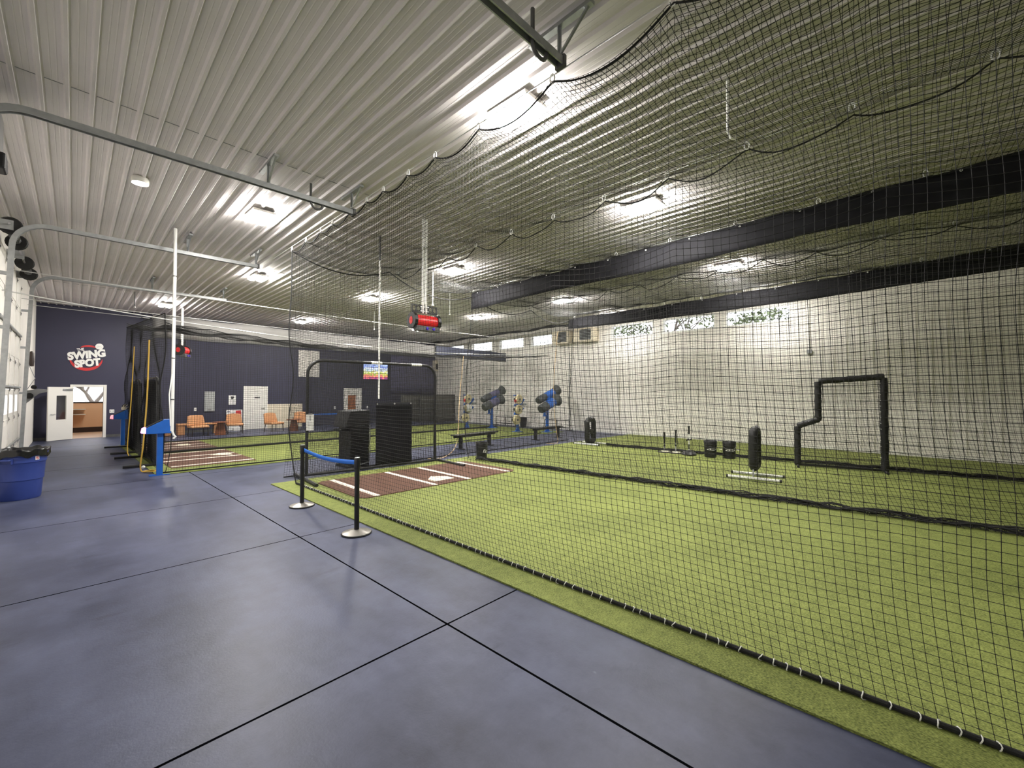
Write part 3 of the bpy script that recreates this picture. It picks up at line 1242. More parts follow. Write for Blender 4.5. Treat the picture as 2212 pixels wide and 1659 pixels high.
garage_door('door_4', DA[0], DA[1], True)
garage_door('door_5', DB[0], DB[1], True)


def track(t, xe, lean, zt, label, drops):
    d = on_left(thing('door_track', label, 'door track', group='overhead door tracks'))
    rr = .42
    pts = [(.11, t, 0.02), (.11 + lean * .5, t, (zt - rr) * .5), (.11 + lean, t, zt - rr)]
    pts += [(.11 + lean + rr - rr * math.cos(a), t, zt - rr + rr * math.sin(a)) for a in [PI / 2 * i / 8 for i in range(1, 9)]]
    pts += [(1.6, t, zt), (xe, t, zt)]
    # C section swept along the path
    sec = [(-.035, -.03), (.035, -.03), (.035, -.02), (-.022, -.02), (-.022, .02), (.035, .02), (.035, .03), (-.035, .03)]
    v, f = [], []
    k = len(sec)
    for i, p in enumerate(pts):
        a = Vector(pts[max(0, i - 1)])
        b = Vector(pts[min(len(pts) - 1, i + 1)])
        tg = (b - a).normalized()
        nrm = Vector((tg.z, 0, -tg.x))
        for (s1, s2) in sec:
            q = Vector(p) + Vector((0, 1, 0)) * s2 * 1.2 + nrm * s1
            v.append(q)
    for i in range(len(pts) - 1):
        for j in range(k):
            f.append((i * k + j, i * k + (j + 1) % k, (i + 1) * k + (j + 1) % k, (i + 1) * k + j))
    f += [tuple(range(k)), tuple((len(pts) - 1) * k + j for j in range(k))]
    MB().add(v, f).build('rail', M['galv'], d)
    for xx in drops:
        h = MB()
        h.box(xx - .022, xx + .022, t - .003, t + .003, zt + .03, ZC - .02)
        h.box(xx - .003, xx + .003, t - .022, t + .022, zt + .03, ZC - .02)
        h.box(xx - .03, xx + .03, t - .34, t + .34, ZC - .055, ZC - .02)
        h.tube([(xx, t - .3, ZC - .05), (xx, t, zt + .05)], .014, 4)
        h.build('hanger', M['galv'], d)
    for zb in (.6, 1.7, 2.8, 3.7):
        MB().box(0.001, .11 + lean * zb / 4.2, t - .04, t + .04, zb, zb + .05).build('wall_bracket', M['galv'], d)
    MB().box(xe - .02, xe + .015, t - .05, t + .05, zt - .05, zt + .05).build('end_stop', M['dgrey'], d)
    return d


track(2.3, 3.92, .12, 4.62, 'galvanised overhead door track at the top of the view, nearest to the camera', (2.3, 3.9))
track(6.6, 4.08, .12, 4.62, 'galvanised overhead door track crossing the upper left, with two ceiling hangers', (2.85, 4.05))
track(11.0, 3.9, .12, 4.62, 'galvanised overhead door track curving up in front of the white panelled door', (2.6, 3.85))
track(15.75, 4.3, .12, 4.62, 'farthest overhead door track, nearest to the navy logo wall', (2.5, 4.2))
for (tt, lb) in ((3.85, 'black spring bumper under the nearest door track'), (3.72, 'black spring bumper under the second door track')):
    ty = 2.3 if tt == 3.85 else 6.6
    o = MB().tube([(tt - .3, ty, 4.86), (tt - .3, ty, 4.6)] + [(tt - .3 + .09 - .09 * math.cos(a), ty, 4.6 - .1 * math.sin(a)) for a in [PI * i / 8 for i in range(9)]], .018, 6).build('leaf_bumper', M['dgrey'], smooth=True)
    tag(on_left(o), lb, 'door bumper')
# shafts with cable drums
for (a, b, lb) in ((DB[0] - .15, DB[1] + .3, 'spring shaft with black cable drums above the white panelled door'), (DA[0] - .15, DA[1] + .3, 'spring shaft with black drum at the far upper left edge')):
    d = on_left(thing('spring_shaft', lb, 'door spring'))
    MB().tube([(.2, a, 4.55), (.2, b, 4.55)], .016, 8).build('shaft', M['steel'], d)
    for y in (a + .2, a + 1.35, b - 1.5, b - .25):
        MB().lathe([(.03, -.1), (.13, -.09), (.15, -.06), (.12, -.03), (.12, .06), (.03, .08)], (.2, y, 4.55), 18, 'Y').build('cable_drum', M['dark'], d, smooth=True)
    for y in (a + .8, b - .9):
        MB().tube([(.2 + .06 * math.cos(q * .9), y - .4 + q * .012, 4.55 + .06 * math.sin(q * .9)) for q in range(66)], .009, 5).build('torsion_spring', M['dgrey'], d, smooth=True)
    mb = MB()
    for y in (a + .1, (a + b) / 2, b - .1):
        mb.box(.002, .24, y - .02, y + .02, 4.47, 4.63)
    mb.build('bearing_plate', M['galv'], d)
op = on_left(thing('door_opener', 'dark door opener box high on the left wall at the frame edge', 'door opener', (0, 0, 0)))
op.location = lwp(7.0, 4.2)
MB().box(.04, .42, -.16, .2, .05, .48).build('motor_box', M['dgrey'], op, bevel=.02)
MB().box(.2, .46, -.1, .14, -.12, .05).build('chain_guard', M['dark'], op, bevel=.02)
MB().box(.0, .05, -.1, .1, -.05, .4).build('wall_plate', M['galv'], op)
# bolt bracket and pull handle on the white strip before the navy wall
br = on_left(thing('swing_arm_bracket', 'grey bent arm bracket sticking out of the white wall strip', 'bracket'))
br.location = lwp(18.6, 1.72)
MB().prism([(0, -.28), (.04, -.3), (.28, -.02), (.44, .03), (.44, .1), (.26, .12), (.0, .06)], -.03, .03, 'Y').build('arm', M['grey'], br, bevel=.01)
MB().lathe([(.02, -.05), (.08, -.04), (.08, .04), (.02, .05)], (.1, -.06, -.08), 14, 'Y').build('roller', M['dark'], br, smooth=True)
MB().lathe([(.02, -.05), (.06, -.04), (.06, .04), (.02, .05)], (.18, -.04, .17), 14, 'Y').build('knob', M['dark'], br, smooth=True)
MB().tube([(.05, -.02, .1), (.2, -.02, .42), (.06, -.02, .85)], .008, 5).build('cord', M['grey'], br)
hd = on_left(thing('pull_handle', 'brown wooden pull handle hanging on the white wall strip', 'handle'))
hd.location = lwp(19.0, 2.45)
MB().box(.0, .04, -.09, .09, 0, .75).build('back_board', M['creamwall'], hd)
MB().lathe([(.0, .05), (.05, .06), (.06, .2), (.05, .45), (.02, .5), (0, .5)], (.1, 0, 0), 12).build('grip', M['darkwood'], hd, smooth=True)

# ================================================================== BLUE BIN
bn = thing('trash_can', 'round blue trash can with black liner against the left wall', 'trash can', (-.375, 10.8, 0))
bn.scale = (1.13, 1.13, 1.06)
MB().lathe([(0, 0), (.225, 0), (.235, .02), (.262, .5), (.27, .56), (.285, .57), (.29, .66), (.305, .67), (.31, .72), (.3, .735), (.285, .72), (.26, .3), (0, .05)], n=40).build('can_body', M['bin'], bn, smooth=True)
for a in (-1.98, 1.16):
    hb = MB()
    ca, sa = math.cos(a), math.sin(a)
    hb.cbox((.318 * ca, .318 * sa, .625), (.05, .17, .028), a).cbox((.3 * ca - .075 * -sa, .3 * sa + .075 * -ca, .6), (.04, .02, .08), a).cbox((.3 * ca + .075 * -sa, .3 * sa - .075 * -ca, .6), (.04, .02, .08), a)
    hb.build('handle', M['bin'], bn, bevel=.008)


def liner(u, v):
    a = 2 * PI * u
    k = .5 * math.sin(a * 7 + 1) + .4 * math.sin(a * 13 + 2) + .3 * math.sin(a * 3)
    if v < .5:
        return ((.316 + .012 * k * (1 - v)) * math.cos(a), (.316 + .012 * k * (1 - v)) * math.sin(a), .66 + .03 * k + v * .2 * (1 - .2 * k))
    w_ = (v - .5) * 2
    r = .316 * (1 - w_) + .27 * w_ + .012 * k
    return (r * math.cos(a), r * math.sin(a), .76 + .02 * k - .1 * w_ + .05 * math.sin(PI * w_))


MB().grid(liner, 90, 10).build('bin_liner', M['liner'], bn, smooth=True)
a = -.86
st = MB().cbox((0, 0, 0), (.002, .05, .06)).build('sticker', M['paper'], bn)
st.location = (.292 * math.cos(a), .292 * math.sin(a), .63)
st.rotation_euler = (0, 0, a)
text_mesh('sticker_mark', 'S', M['logo_red'], .035, .042, st, (.0015, 0, 0), (PI / 2, 0, PI / 2), .02, 0, .001)

# ================================================================== STANCHIONS
def stanchion(label, loc, belt):
    t = thing('barrier_post', label, 'barrier post', loc)
    MB().lathe([(0, 0), (.178, 0), (.182, .012), (.176, .02), (0, .02)], n=36).build('rubber_ring', M['dark'], t, smooth=True)
    MB().lathe([(0, .019), (.172, .021), (.12, .036), (.06, .05), (.034, .056), (0, .056)], n=36).build('base', M['disc'], t, smooth=True)
    MB().lathe([(0, .055), (.03, .055), (.03, .8), (0, .8)], n=20).build('post', M['blackpaint'], t, smooth=True)
    MB().lathe([(0, .8), (.034, .8), (.037, .81), (.037, .925), (.034, .935), (0, .937)], n=20).build('head', M['blackplastic'], t, smooth=True)
    MB().lathe([(0, .936), (.03, .936), (.03, .943), (0, .944)], n=20).build('cap', M['steel'], t, smooth=True)
    MB().box(-.012, .012, -.05, .05, .83, .915).build('belt_slot', M['dark'], t)
    if belt:
        dx, dy = belt

        def bf(u, v):
            return (dx * u + .004, .04 + (dy - .08) * u, .845 + .055 * v - .05 * math.sin(PI * u) + .004 * u)
        MB().grid(bf, 24, 2).build('belt', M['belt'], t, smooth=True, solid=.0016)
    return t


stanchion('nearer black barrier post holding the free end of the blue belt', (2.6, 5.07, 0), None)
stanchion('farther black barrier post, its blue belt drawn out to the nearer post', (2.645, 6.9, 0), (2.6 - 2.645, 5.07 - 6.9 + .08))

# ================================================================== BACKSTOP OF THE NEAR CAGE
def backstop(label, loc, rz, w, h, seed, foot_x, vinyl=None, foot=(-1.1, .36)):
    d = thing('backstop_screen', label, 'backstop', loc, rz)
    rr = .3
    fr = [(0, 0, .04), (0, 0, h - rr)] + arc((rr, 0, h - rr), rr, PI, PI / 2, 7)[1:] + [(w / 2, 0, h)] + arc((w - rr, 0, h - rr), rr, PI / 2, 0, 7) + [(w, 0, .04)]
    MB().tube(fr, .032, 10).build('frame', M['blackpaint'], d, smooth=True)
    MB().tube([(0, 0, .06), (w, 0, .06)], .03, 10).build('bottom_bar', M['blackpaint'], d, smooth=True)
    for x in (-foot_x, w + foot_x):
        MB().tube([(x, foot[0], .045), (x, foot[1], .045)], .032, 8).build('foot', M['blackpaint'], d, smooth=True)
    if foot_x:
        MB().tube([(-foot_x, 0, .06), (0, 0, .06)], .03, 8).tube([(w, 0, .06), (w + foot_x, 0, .06)], .03, 8).build('foot_stub', M['blackpaint'], d)

    def fn(U, V):
        X = .03 + U * (w - .06)
        Z = .05 + V * (h - .1)
        b = np.sin(PI * U)
        Y = .02 + .16 * b * np.sin(PI * V) ** .8 * (1 - V * .6) + wob(X * 2.4, Z * 2.6, seed, .045) * b * (1.2 - V)
        Z = Z + wob(X * 2, Z * 2, seed + 1, .022) * b * (1.1 - V)
        X = X + wob(X * 2, Z * 2, seed + 2, .022) * b * (1.1 - V)
        return np.stack([X, Y, Z], -1)
    mesh_np('netting', net(fn, int(w / .047), int(h / .047), 1, 1, .0026), M['net'], d)
    if vinyl:
        a, b, z0, z1, yo = vinyl
        MB().grid(lambda u, v: (a + u * (b - a), yo + .015 * math.sin(u * 17) * (1 - .5 * v) + .01 * math.sin(u * 41), z0 + v * (z1 - z0) + .015 * math.sin(u * 9) * v), 60, 6).build('vinyl_curtain', M['vinyl'], d, smooth=True, solid=.005)
    return d


bs = backstop('large black pipe frame backstop with netting, behind the near home plate', (3.57, 9.1, 0), R(-5.6), 3.02, 2.42, 81, .13)
for (a, b) in ((1.35, 1.6), (2.35, 2.62)):
    MB().tube([(a, -.004, 2.423), (b, -.004, 2.423)], .034, 10).build('white_tape', M['whiteplastic'], bs, smooth=True)
# sheet with eyelets hung on the backstop
vs = thing('vinyl_target_sheet', 'flat black vinyl sheet with three eyelets hung on the near backstop', 'target sheet', (5.0, 8.9, 0), R(-5.6))
MB().grid(lambda u, v: (u * .9, .008 * math.sin(u * 6) * (1 - v), .1 + v * 1.42), 16, 16).build('sheet', M['vinyl'], vs, smooth=True, solid=.005)
for x in (.03, .45, .87):
    MB().tube([(x + .014 * math.cos(a), -.006, 1.49 + .014 * math.sin(a)) for a in [2 * PI * i / 10 for i in range(10)]], .005, 5, closed=True).build('eyelet', M['steel'], vs)
# notice on the left post
nb = thing('notice_sheet', 'white notice sheet clipped to the left post of the near backstop', 'notice', (3.6, 9.03, .97))
MB().box(-.075, .075, -.004, .0, 0, .33).build('sheet', M['paper'], nb)
MB().box(-.04, .04, -.012, -.004, .32, .345).build('clip', M['grey'], nb)
MB().box(-.012, .012, -.006, -.0045, .2, .3).box(-.05, .05, -.006, -.0045, .15, .155).box(-.05, .05, -.006, -.0045, .125, .13).box(-.05, .05, -.006, -.0045, .1, .105).build('print', M['grey'], nb)
# black kiosk behind the net
ks = thing('kiosk_cabinet', 'black cabinet with a slanted overhanging hood behind the near backstop', 'cabinet', (4.98, 9.62, 0), R(4))
MB().box(-.24, .25, -.02, .5, .06, .98).build('body', M['blackplastic'], ks, bevel=.012)
MB().prism([(-.2, .97), (-.38, .93), (-.36, 1.02), (-.26, 1.31), (.25, 1.33), (.25, .97)], -.05, .52, 'Y').build('hood', M['blackpad'], ks, bevel=.012)
MB().box(-.44, -.2, .05, .4, .84, .9).build('control_shelf', M['blackplastic'], ks, bevel=.01)
MB().box(-.15, .12, -.026, -.02, .96, .975).build('trim_strip', M['steel'], ks)
MB().prism([(-.32, 0), (.25, 0), (.25, .06), (-.3, .06)], -.04, .52, 'Y').build('base', M['blackplastic'], ks, bevel=.01)
MB().tube([(.26, -.03, .97), (.262, -.03, .4), (.25, -.03, .08), (-.1, -.04, .03)], .012, 8).build('cord', M['grey'], ks)

# ================================================================== PLATE MATS
def plate_shape(s=.43):
    return [(-s / 2, -s / 2), (s / 2, -s / 2), (s / 2, 0), (0, s / 2), (-s / 2, 0)]


mt = thing('batting_mat', 'brown batting mat with white box lines in the near cage', 'batting mat', (5.28, 7.45, TZ), R(-1.2))
cc = .12
MB().prism([(-1.83 + cc, -.93), (1.83 - cc, -.93), (1.83, -.93 + cc), (1.83, .93 - cc), (1.83 - cc, .93), (-1.83 + cc, .93), (-1.83, .93 - cc), (-1.83, -.93 + cc)], 0, .012, 'Z').build('mat_base', M['mat'], mt)
for x in (-1.53, -.35, .46, 1.58):
    MB().box(x - .048, x + .048, -.92, .9, .0115, .0145).build('box_line', M['line'], mt)
MB().prism([(a, b) for a, b in plate_shape(.47)], .012, .018, 'Z').build('home_plate', M['plate'], mt).location = (.05, -.42, 0)


def far_mat(cy, lines, plate, label):
    t = thing('batting_mat', label, 'batting mat', (2.72, cy, TZ), 0, 'batting mats of the far lanes')
    MB().box(-.86, .86, -1.5, 1.5, 0, .012).build('mat_base', M['mat'], t)
    for y in lines:
        MB().box(-.84, .85, y - cy - .05, y - cy + .05, .0115, .0145).build('box_line', M['line'], t)
    q = [(b, a) for a, b in plate_shape(.47)]
    MB().prism([(-x_, y_) for x_, y_ in q], .012, .018, 'Z').build('home_plate', M['plate'], t).location = (plate[0] - 2.72, plate[1] - cy, 0)


far_mat(13.82, (12.5, 13.56, 14.24, 15.2), (3.2, 14.08), 'brown batting mat of the nearer far lane, beside the blue pedestal')
far_mat(17.2, (15.88, 16.78, 17.46, 18.42), (2.86, 17.42), 'brown batting mat of the lane nearest to the tan chairs')

# ================================================================== BUCKETS
def bucket(label, loc, h, r, mark, rz):
    t = thing('bucket', label, 'bucket', loc, rz)
    m = MB().lathe([(0, 0), (r * .86, 0), (r * .87, .01), (r * .95, h * .72), (r * .95, h * .75), (r * 1.02, h * .755), (r * 1.02, h * .78), (r * .97, h * .785), (r, h * .99), (r * .98, h), (r * .94, h * .985), (r * .82, .02), (0, .02)], n=32)
    m.build('bucket_body', M['blackplastic'], t, smooth=True)
    return t


def curved_mark(name, pts, r0, parent, w=.005):
    """a raised line on a bucket wall: pts (angle along the wall in metres, height)"""
    MB().tube([(r0 * math.sin(a / r0), -r0 * math.cos(a / r0), z) for a, z in pts], w, 5).build(name, M['whiteplastic'], parent)


b1 = bucket('black bucket with white script at the corner of the near batting mat', (7.8, 8.4, TZ), .425, .16, 'Ea', R(-43))
tx = text_mesh('script_mark', 'Ea', M['whiteplastic'], .11, .085, b1, (0, 0, 0), (PI / 2, 0, 0), .02, .35, .001)
for v in tx.data.vertices:
    a = (v.co.x + .085) / .152
    v.co = Vector((.153 * math.sin(a), -.153 * math.cos(a) + v.co.y * .5, v.co.z + .2))
b2 = bucket('left of the two black buckets with a white eye shaped mark', (12.2, 4.05, TZ), .445, .165, '', R(-70))
b3 = bucket('right of the two black buckets, with its wire handle hanging down', (12.33, 3.61, TZ), .445, .165, '', R(-72))
for b in (b2, b3):
    curved_mark('eye_mark', [(-.1, .215), (-.05, .235), (.0, .245), (.05, .24), (.1, .235)], .157, b)
    curved_mark('eye_mark', [(-.1, .215), (-.04, .205), (.03, .205), (.1, .2)], .156, b)
    curved_mark('eye_mark', [(-.015, .24), (.0, .215), (.015, .235)], .157, b, .007)
    curved_mark('eye_mark', [(.12, .205), (.135, .225), (.12, .245)], .157, b)
MB().tube([(.16 * math.cos(a), -.06 - .11 * math.sin(a), .36 - .12 * math.sin(a)) for a in [PI * i / 14 for i in range(15)]], .004, 5).build('handle', M['steel'], b3)
for sx in (-1, 1):
    MB().tube([(sx * .17, -.02, .23), (sx * .23, -.01, .225)], .012, 8).build('handle_stub', M['whiteplastic'], b3)

# ================================================================== TEES
def tee(label, loc, h, kind):
    t = thing('batting_tee', label, 'batting tee', loc)
    if kind == 'flat':
        MB().lathe([(0, 0), (.2, 0), (.2, .015), (.05, .025), (0, .025)], n=24).build('base', M['blackplastic'], t, smooth=True)
        MB().prism(plate_shape(.22), .024, .034, 'Z').build('plate', M['plate'], t)
        MB().tube([(0, 0, .03), (0, 0, h * .45)], .018, 8).build('lower_tube', M['grey'], t)
        MB().tube([(0, 0, h * .3), (0, 0, h * .38)], .028, 8).build('collar', M['dark'], t)
    else:
        MB().lathe([(0, 0), (.19, 0), (.2, .03), (.17, .075), (.09, .11), (.04, .14), (0, .14)], n=28).build('base', M['blackplastic'], t, smooth=True)
        MB().tube([(0, 0, .13), (0, 0, h * .86)], .02, 8).build('lower_tube', M['whiteplastic'], t)
        MB().tube([(-.2, 0, .41), (-.1, -.02, .45), (0, 0, .42), (.1, -.02, .43), (.2, 0, .41)], [.012, .026, .02, .024, .012], 8).build('cross_arm', M['blackplastic'], t)
        MB().tube([(0, 0, .16), (0, 0, .3)], .02, 8).build('collar', M['dark'], t)
    MB().tube([(0, 0, h * .45 if kind == 'flat' else h * .72), (0, 0, h * .93), (0, 0, h)], [.024, .024, .032], 8).build('upper_tube', M['dark'], t)


tee('leftmost batting tee, short with a flat base', (12.27, 5.36, TZ), .585, 'flat')
tee('middle batting tee, a little taller with a flat base', (12.3, 5.04, TZ), .665, 'flat')
tee('tallest batting tee, with cross arms and a domed black base', (12.19, 4.62, TZ), .81, 'dome')

# ================================================================== PADDED TARGETS ON SKIDS
def ring(w, h, r, n=6):
    o = []
    for cx, cz, a0 in ((w / 2 - r, h / 2 - r, 0), (-w / 2 + r, h / 2 - r, PI / 2), (-w / 2 + r, -h / 2 + r, PI), (w / 2 - r, -h / 2 + r, 1.5 * PI)):
        for i in range(n + 1):
            a = a0 + PI / 2 * i / n
            o.append((cx + r * math.cos(a), cz + r * math.sin(a)))
    return o


def pad_target(label, loc, rz, lift):
    t = thing('padded_target', label, 'padded target', loc, rz, 'padded targets on skids')
    zc = lift + .4
    for y0 in (-.1, .1):
        pass
    fr = MB()
    fr.tube([(x, 0, zc + z) for x, z in ring(.44, .74, .12)], .085, 10, closed=True)
    fr.build('padded_frame', M['blackpad'], t, smooth=True)
    MB().tube([(x, 0, zc - .19 + z) for x, z in ring(.26, .3, .12)], .05, 8, closed=True).build('lower_ring', M['blackpad'], t, smooth=True)
    MB().box(-.16, .16, -.06, .05, zc - .04, zc + .05).build('cross_pad', M['blackpad'], t, bevel=.03)
    for x in (-.27, .27):
        MB().tube([(x, -.46, .03), (x, .46, .03)], .028, 8).build('skid', M['whiteplastic'], t, smooth=True)
        MB().tube([(x, -.49, .03), (x, -.455, .03)], .03, 8).tube([(x, .455, .03), (x, .49, .03)], .03, 8).build('skid_cap', M['dark'], t)
        MB().tube([(x, 0, .03), (x * .8, 0, lift + .06)], .016, 8).build('upright', M['grey'], t)
    MB().tube([(0, -.09, zc + .42), (0, -.02, zc + .475)], .014, 6).build('strap', M['steel'], t)


pad_target('farther black padded target on white skids, by the cross aisle', (12.42, 8.0, TZ), R(3), .06)
pad_target('nearer black padded target on white skid rails, left of the stepped screen', (9.87, 2.4, TZ), R(6), .2)

# ================================================================== L SCREEN
ls = thing('pitching_screen', 'black padded L shaped pitching screen with netting in the second near cage', 'pitching screen', (12.45, .484, TZ), math.atan2(2.03 - .5, 12.55 - 12.86))
ls.scale = (.968, .968, .968)
pts = [(0, .05), (0, 2.1), (.1, 2.2), (1.13, 2.1), (1.22, 2.0), (1.22, 1.22), (1.27, 1.14), (1.6, 1.0), (1.64, .93), (1.64, .05)]
seg = [((0, .03), (0, 2.14)), ((.0, 2.17), (1.2, 2.08)), ((1.22, 2.06), (1.22, 1.13)), ((1.22, 1.16), (1.63, .99)), ((1.64, .97), (1.64, .03))]
nm = ['tall_post_pad', 'top_rail_pad', 'notch_post_pad', 'slope_rail_pad', 'short_post_pad']
for (a, b), n_ in zip(seg, nm):
    k = 14
    P = [(a[0] + (b[0] - a[0]) * i / k, .01 * math.sin(i * 1.7), a[1] + (b[1] - a[1]) * i / k) for i in range(k + 1)]
    MB().tube(P, [.072 + .006 * math.sin(i * 2.1) for i in range(k + 1)], 12).build(n_, M['blackpad'], ls, smooth=True)
MB().tube([(0, 0, .05), (1.64, 0, .05)], .03, 8).build('bottom_bar', M['blackpaint'], ls)
for x in (0, 1.64):
    MB().tube([(x, -.32, .03), (x, .32, .03)], .028, 8).build('foot', M['blackpaint'], ls)


def ls_net():
    parts = []
    ww = []
    for i in range(1, 35):
        x = i * 1.64 / 35
        top = 2.15 - .07 * x if x < 1.2 else 1.14 - (x - 1.22) * .4
        ww.append(np.array([(x + .006 * math.sin(z * 5 + i), .05 + .03 * math.sin(PI * z / top), z) for z in np.linspace(.06, top, 16)]))
    parts.append(strands(np.array(ww), .0018))
    hh = []
    for i in range(1, 46):
        z = i * 2.12 / 46 + .05
        xe = 1.62 if z < 1.0 else (1.2 if z > 1.13 else 1.22 + (1.15 - z) / .4)
        hh.append(np.array([(x, .05 + .03 * math.sin(PI * z / 2.2), z + .006 * math.sin(x * 7 + i)) for x in np.linspace(.03, xe, 14)]))
    parts.append(strands(np.array(hh), .0018))
    mesh_np('netting', parts, M['net'], ls)
    lc = MB()
    for z in np.arange(.2, 2.1, .13):
        lc.tube([(.055, -.04, z), (.085, .0, z + .01), (.06, .04, z)], .005, 4)
    for z in np.arange(1.25, 2.0, .13):
        lc.tube([(1.165, -.04, z), (1.135, .0, z + .01), (1.16, .04, z)], .005, 4)
    for z in np.arange(.2, .95, .13):
        lc.tube([(1.585, -.04, z), (1.555, .0, z + .01), (1.58, .04, z)], .005, 4)
    lc.build('lacing', M['whiteplastic'], ls)


ls_net()

# ================================================================== BENCHES
def bench(label, p0, p1, inset):
    a, b = Vector(p0), Vector(p1)
    L = (b - a).length
    t = thing('bench', label, 'bench', ((a.x + b.x) / 2, (a.y + b.y) / 2, 0), math.atan2(b.y - a.y, b.x - a.x), 'black benches in the cross aisle')
    MB().box(-L / 2, L / 2, -.14, .14, .425, .46).build('seat', M['blackpaint'], t, bevel=.008)
    MB().box(-L / 2 + .02, L / 2 - .02, -.02, .02, .36, .425).build('beam', M['blackpaint'], t)
    for x in (-inset * L, inset * L):
        MB().box(x - .04, x + .04, -.05, .05, .02, .425).build('leg', M['blackpaint'], t)
        MB().box(x - .04, x + .04, -.16, .16, 0, .025).build('foot', M['blackpaint'], t)


bench('nearer black bench in the aisle, behind the script bucket', (8.3, 10.2), (10.25, 10.36), .34)
bench('farther black bench in the aisle, in front of the right ball feeder', (12.0, 10.2), (13.7, 10.2), .4)

# ================================================================== BALL MACHINES
def wheel_machine(label, loc, rz):
    t = thing('pitching_machine', label, 'pitching machine', loc, rz, 'three wheel pitching machines')
    MB().prism([(-.2, -.16), (.2, -.16), (.2, .16), (-.2, .16)], 0, .02, 'Z').prism([(-.16, .02), (.16, .02), (.045, .22), (-.045, .22)], -.02, .02, 'Y').build('base', M['blue'], t)
    MB().box(-.045, .045, -.045, .045, .02, .86).build('post', M['blue'], t, bevel=.006)
    cx = -.14
    for (x, z) in ((cx + .06, 1.44), (cx + .05, .99), (cx - .1, .54)):
        w = MB().lathe([(.05, -.06), (.14, -.065), (.206, -.055), (.216, -.02), (.2, 0), (.216, .02), (.206, .055), (.14, .065), (.05, .06)], (x, -.14, z), 28, 'Y').build('wheel', M['cream'], t, smooth=True)
        MB().lathe([(.0, -.07), (.05, -.068), (.05, .068), (0, .07)], (x, -.14, z), 14, 'Y').build('hub', M['dgrey'], w, smooth=True)
        MB().box(x - .06, x + .06, -.06, .12, z - .06, z + .06).build('motor', M['blackplastic'], t, bevel=.015)
    MB().prism([(-.22, .76), (.1, .76), (.42, 1.02), (.36, 1.06), (.06, .86), (-.2, .86)], -.05, .05, 'Y').build('lower_arm', M['blue'], t, bevel=.006)
    MB().prism([(-.2, 1.14), (.14, 1.14), (.46, 1.4), (.42, 1.46), (.1, 1.22), (-.2, 1.22)], -.05, .05, 'Y').build('upper_arm', M['blue'], t, bevel=.006)
    MB().box(-.2, .06, -.08, .08, 1.6, 1.64).build('top_plate', M['blue'], t)
    MB().box(-.05, 0, -.03, .03, .86, 1.62).build('spine', M['blue'], t)
    MB().box(-.36, -.28, -.17, -.1, 1.3, 1.44).build('warning_light', M['red'], t, bevel=.02)
    MB().lathe([(.03, -.0), (.05, .0), (.05, .3), (.03, .3)], (0.3, -.0, 1.2), 12, 'X').build('chute', M['grey'], t, smooth=True)
    return t


w1 = wheel_machine('right three wheel pitching machine, its cream wheels uncovered', (14.2, 12.95, TZ), R(4))
w2 = wheel_machine('left three wheel pitching machine with a white cloth over its middle wheel', (13.75, 15.85, TZ), R(4))
cb = MB()
cb.grid(lambda u, v: (-.3 + .36 * u, -.24 - .02 * math.sin(u * 9) - .03 * math.sin(PI * v), .82 + .36 * v), 10, 8).build('white_cloth', M['paper'], w2, smooth=True, solid=.006)
w2.children[0]


def feeder(label, loc, rz, blue_upper):
    t = thing('ball_feeder', label, 'ball feeder', loc, rz, 'twin drum ball feeders')
    MB().prism([(-.22, -.18), (.22, -.18), (.22, .18), (-.22, .18)], 0, .02, 'Z').prism([(-.18, .02), (.18, .02), (.05, .2), (-.05, .2)], -.02, .02, 'Y').build('base', M['blue'], t)
    MB().box(-.05, .05, -.05, .05, .02, 1.2).build('post', M['blue'], t, bevel=.006)
    MB().box(-.2, -.06, -.06, .06, .72, 1.02).box(-.25, -.05, -.08, .08, .7, .73).build('control_box', M['blue'], t, bevel=.008)
    MB().box(-.175, -.155, -.066, -.06, .76, .98).build('gauge', M['whiteplastic'], t)

    def drum(p, q, r, cm, nm):
        p, q = Vector(p), Vector(q)
        d = q - p
        m = MB()
        m.tube([p, p + d * .04, p + d * .09, p + d * .3, p + d * .82, p + d * .9, q], [r * .75, r, r * 1.04, r, r * .95, r * 1.15, r * 1.5], 20, caps=True)
        o = m.build(nm, cm, t, smooth=True)
        k = MB()
        k.tube([q - d * .005, q + d * .012], [r * 1.4, r * 1.4], 20)
        k.build('drum_mouth', M['drum2'], o, smooth=True)
        k = MB()
        k.tube([p + d * .36, p + d * .76], r * 1.03, 20)
        k.build('drum_sleeve', M['blue'] if blue_upper else M['navy2'], o, smooth=True)
        k = MB()
        k.tube([p + d * .30, p + d * .33], r * 1.05, 20)
        k.build('drum_band', M['dgrey'], o, smooth=True)
    drum((-.62, .05, 1.38), (.82, .05, 1.86), .16, M['drum'], 'upper_drum')
    drum((-.78, -.22, 1.02), (.42, -.22, 1.42), .19, M['drum'], 'lower_drum')
    MB().prism([(-.2, 1.18), (.2, 1.18), (.34, 1.62), (-.1, 1.5)], -.1, -.03, 'Y').build('cradle', M['blue'], t)
    MB().tube([(.1, 0, 1.1), (.3, 0, 1.2), (.42, 0, 1.18), (.42, 0, .9)], .012, 6).build('cable', M['dark'], t, smooth=True)
    return t


feeder('left twin drum ball feeder with dark drums on a blue post', (14.78, 15.2, TZ), R(2), False)
feeder('right twin drum ball feeder with a blue lower drum on a blue post', (14.95, 11.86, TZ), R(2), True)

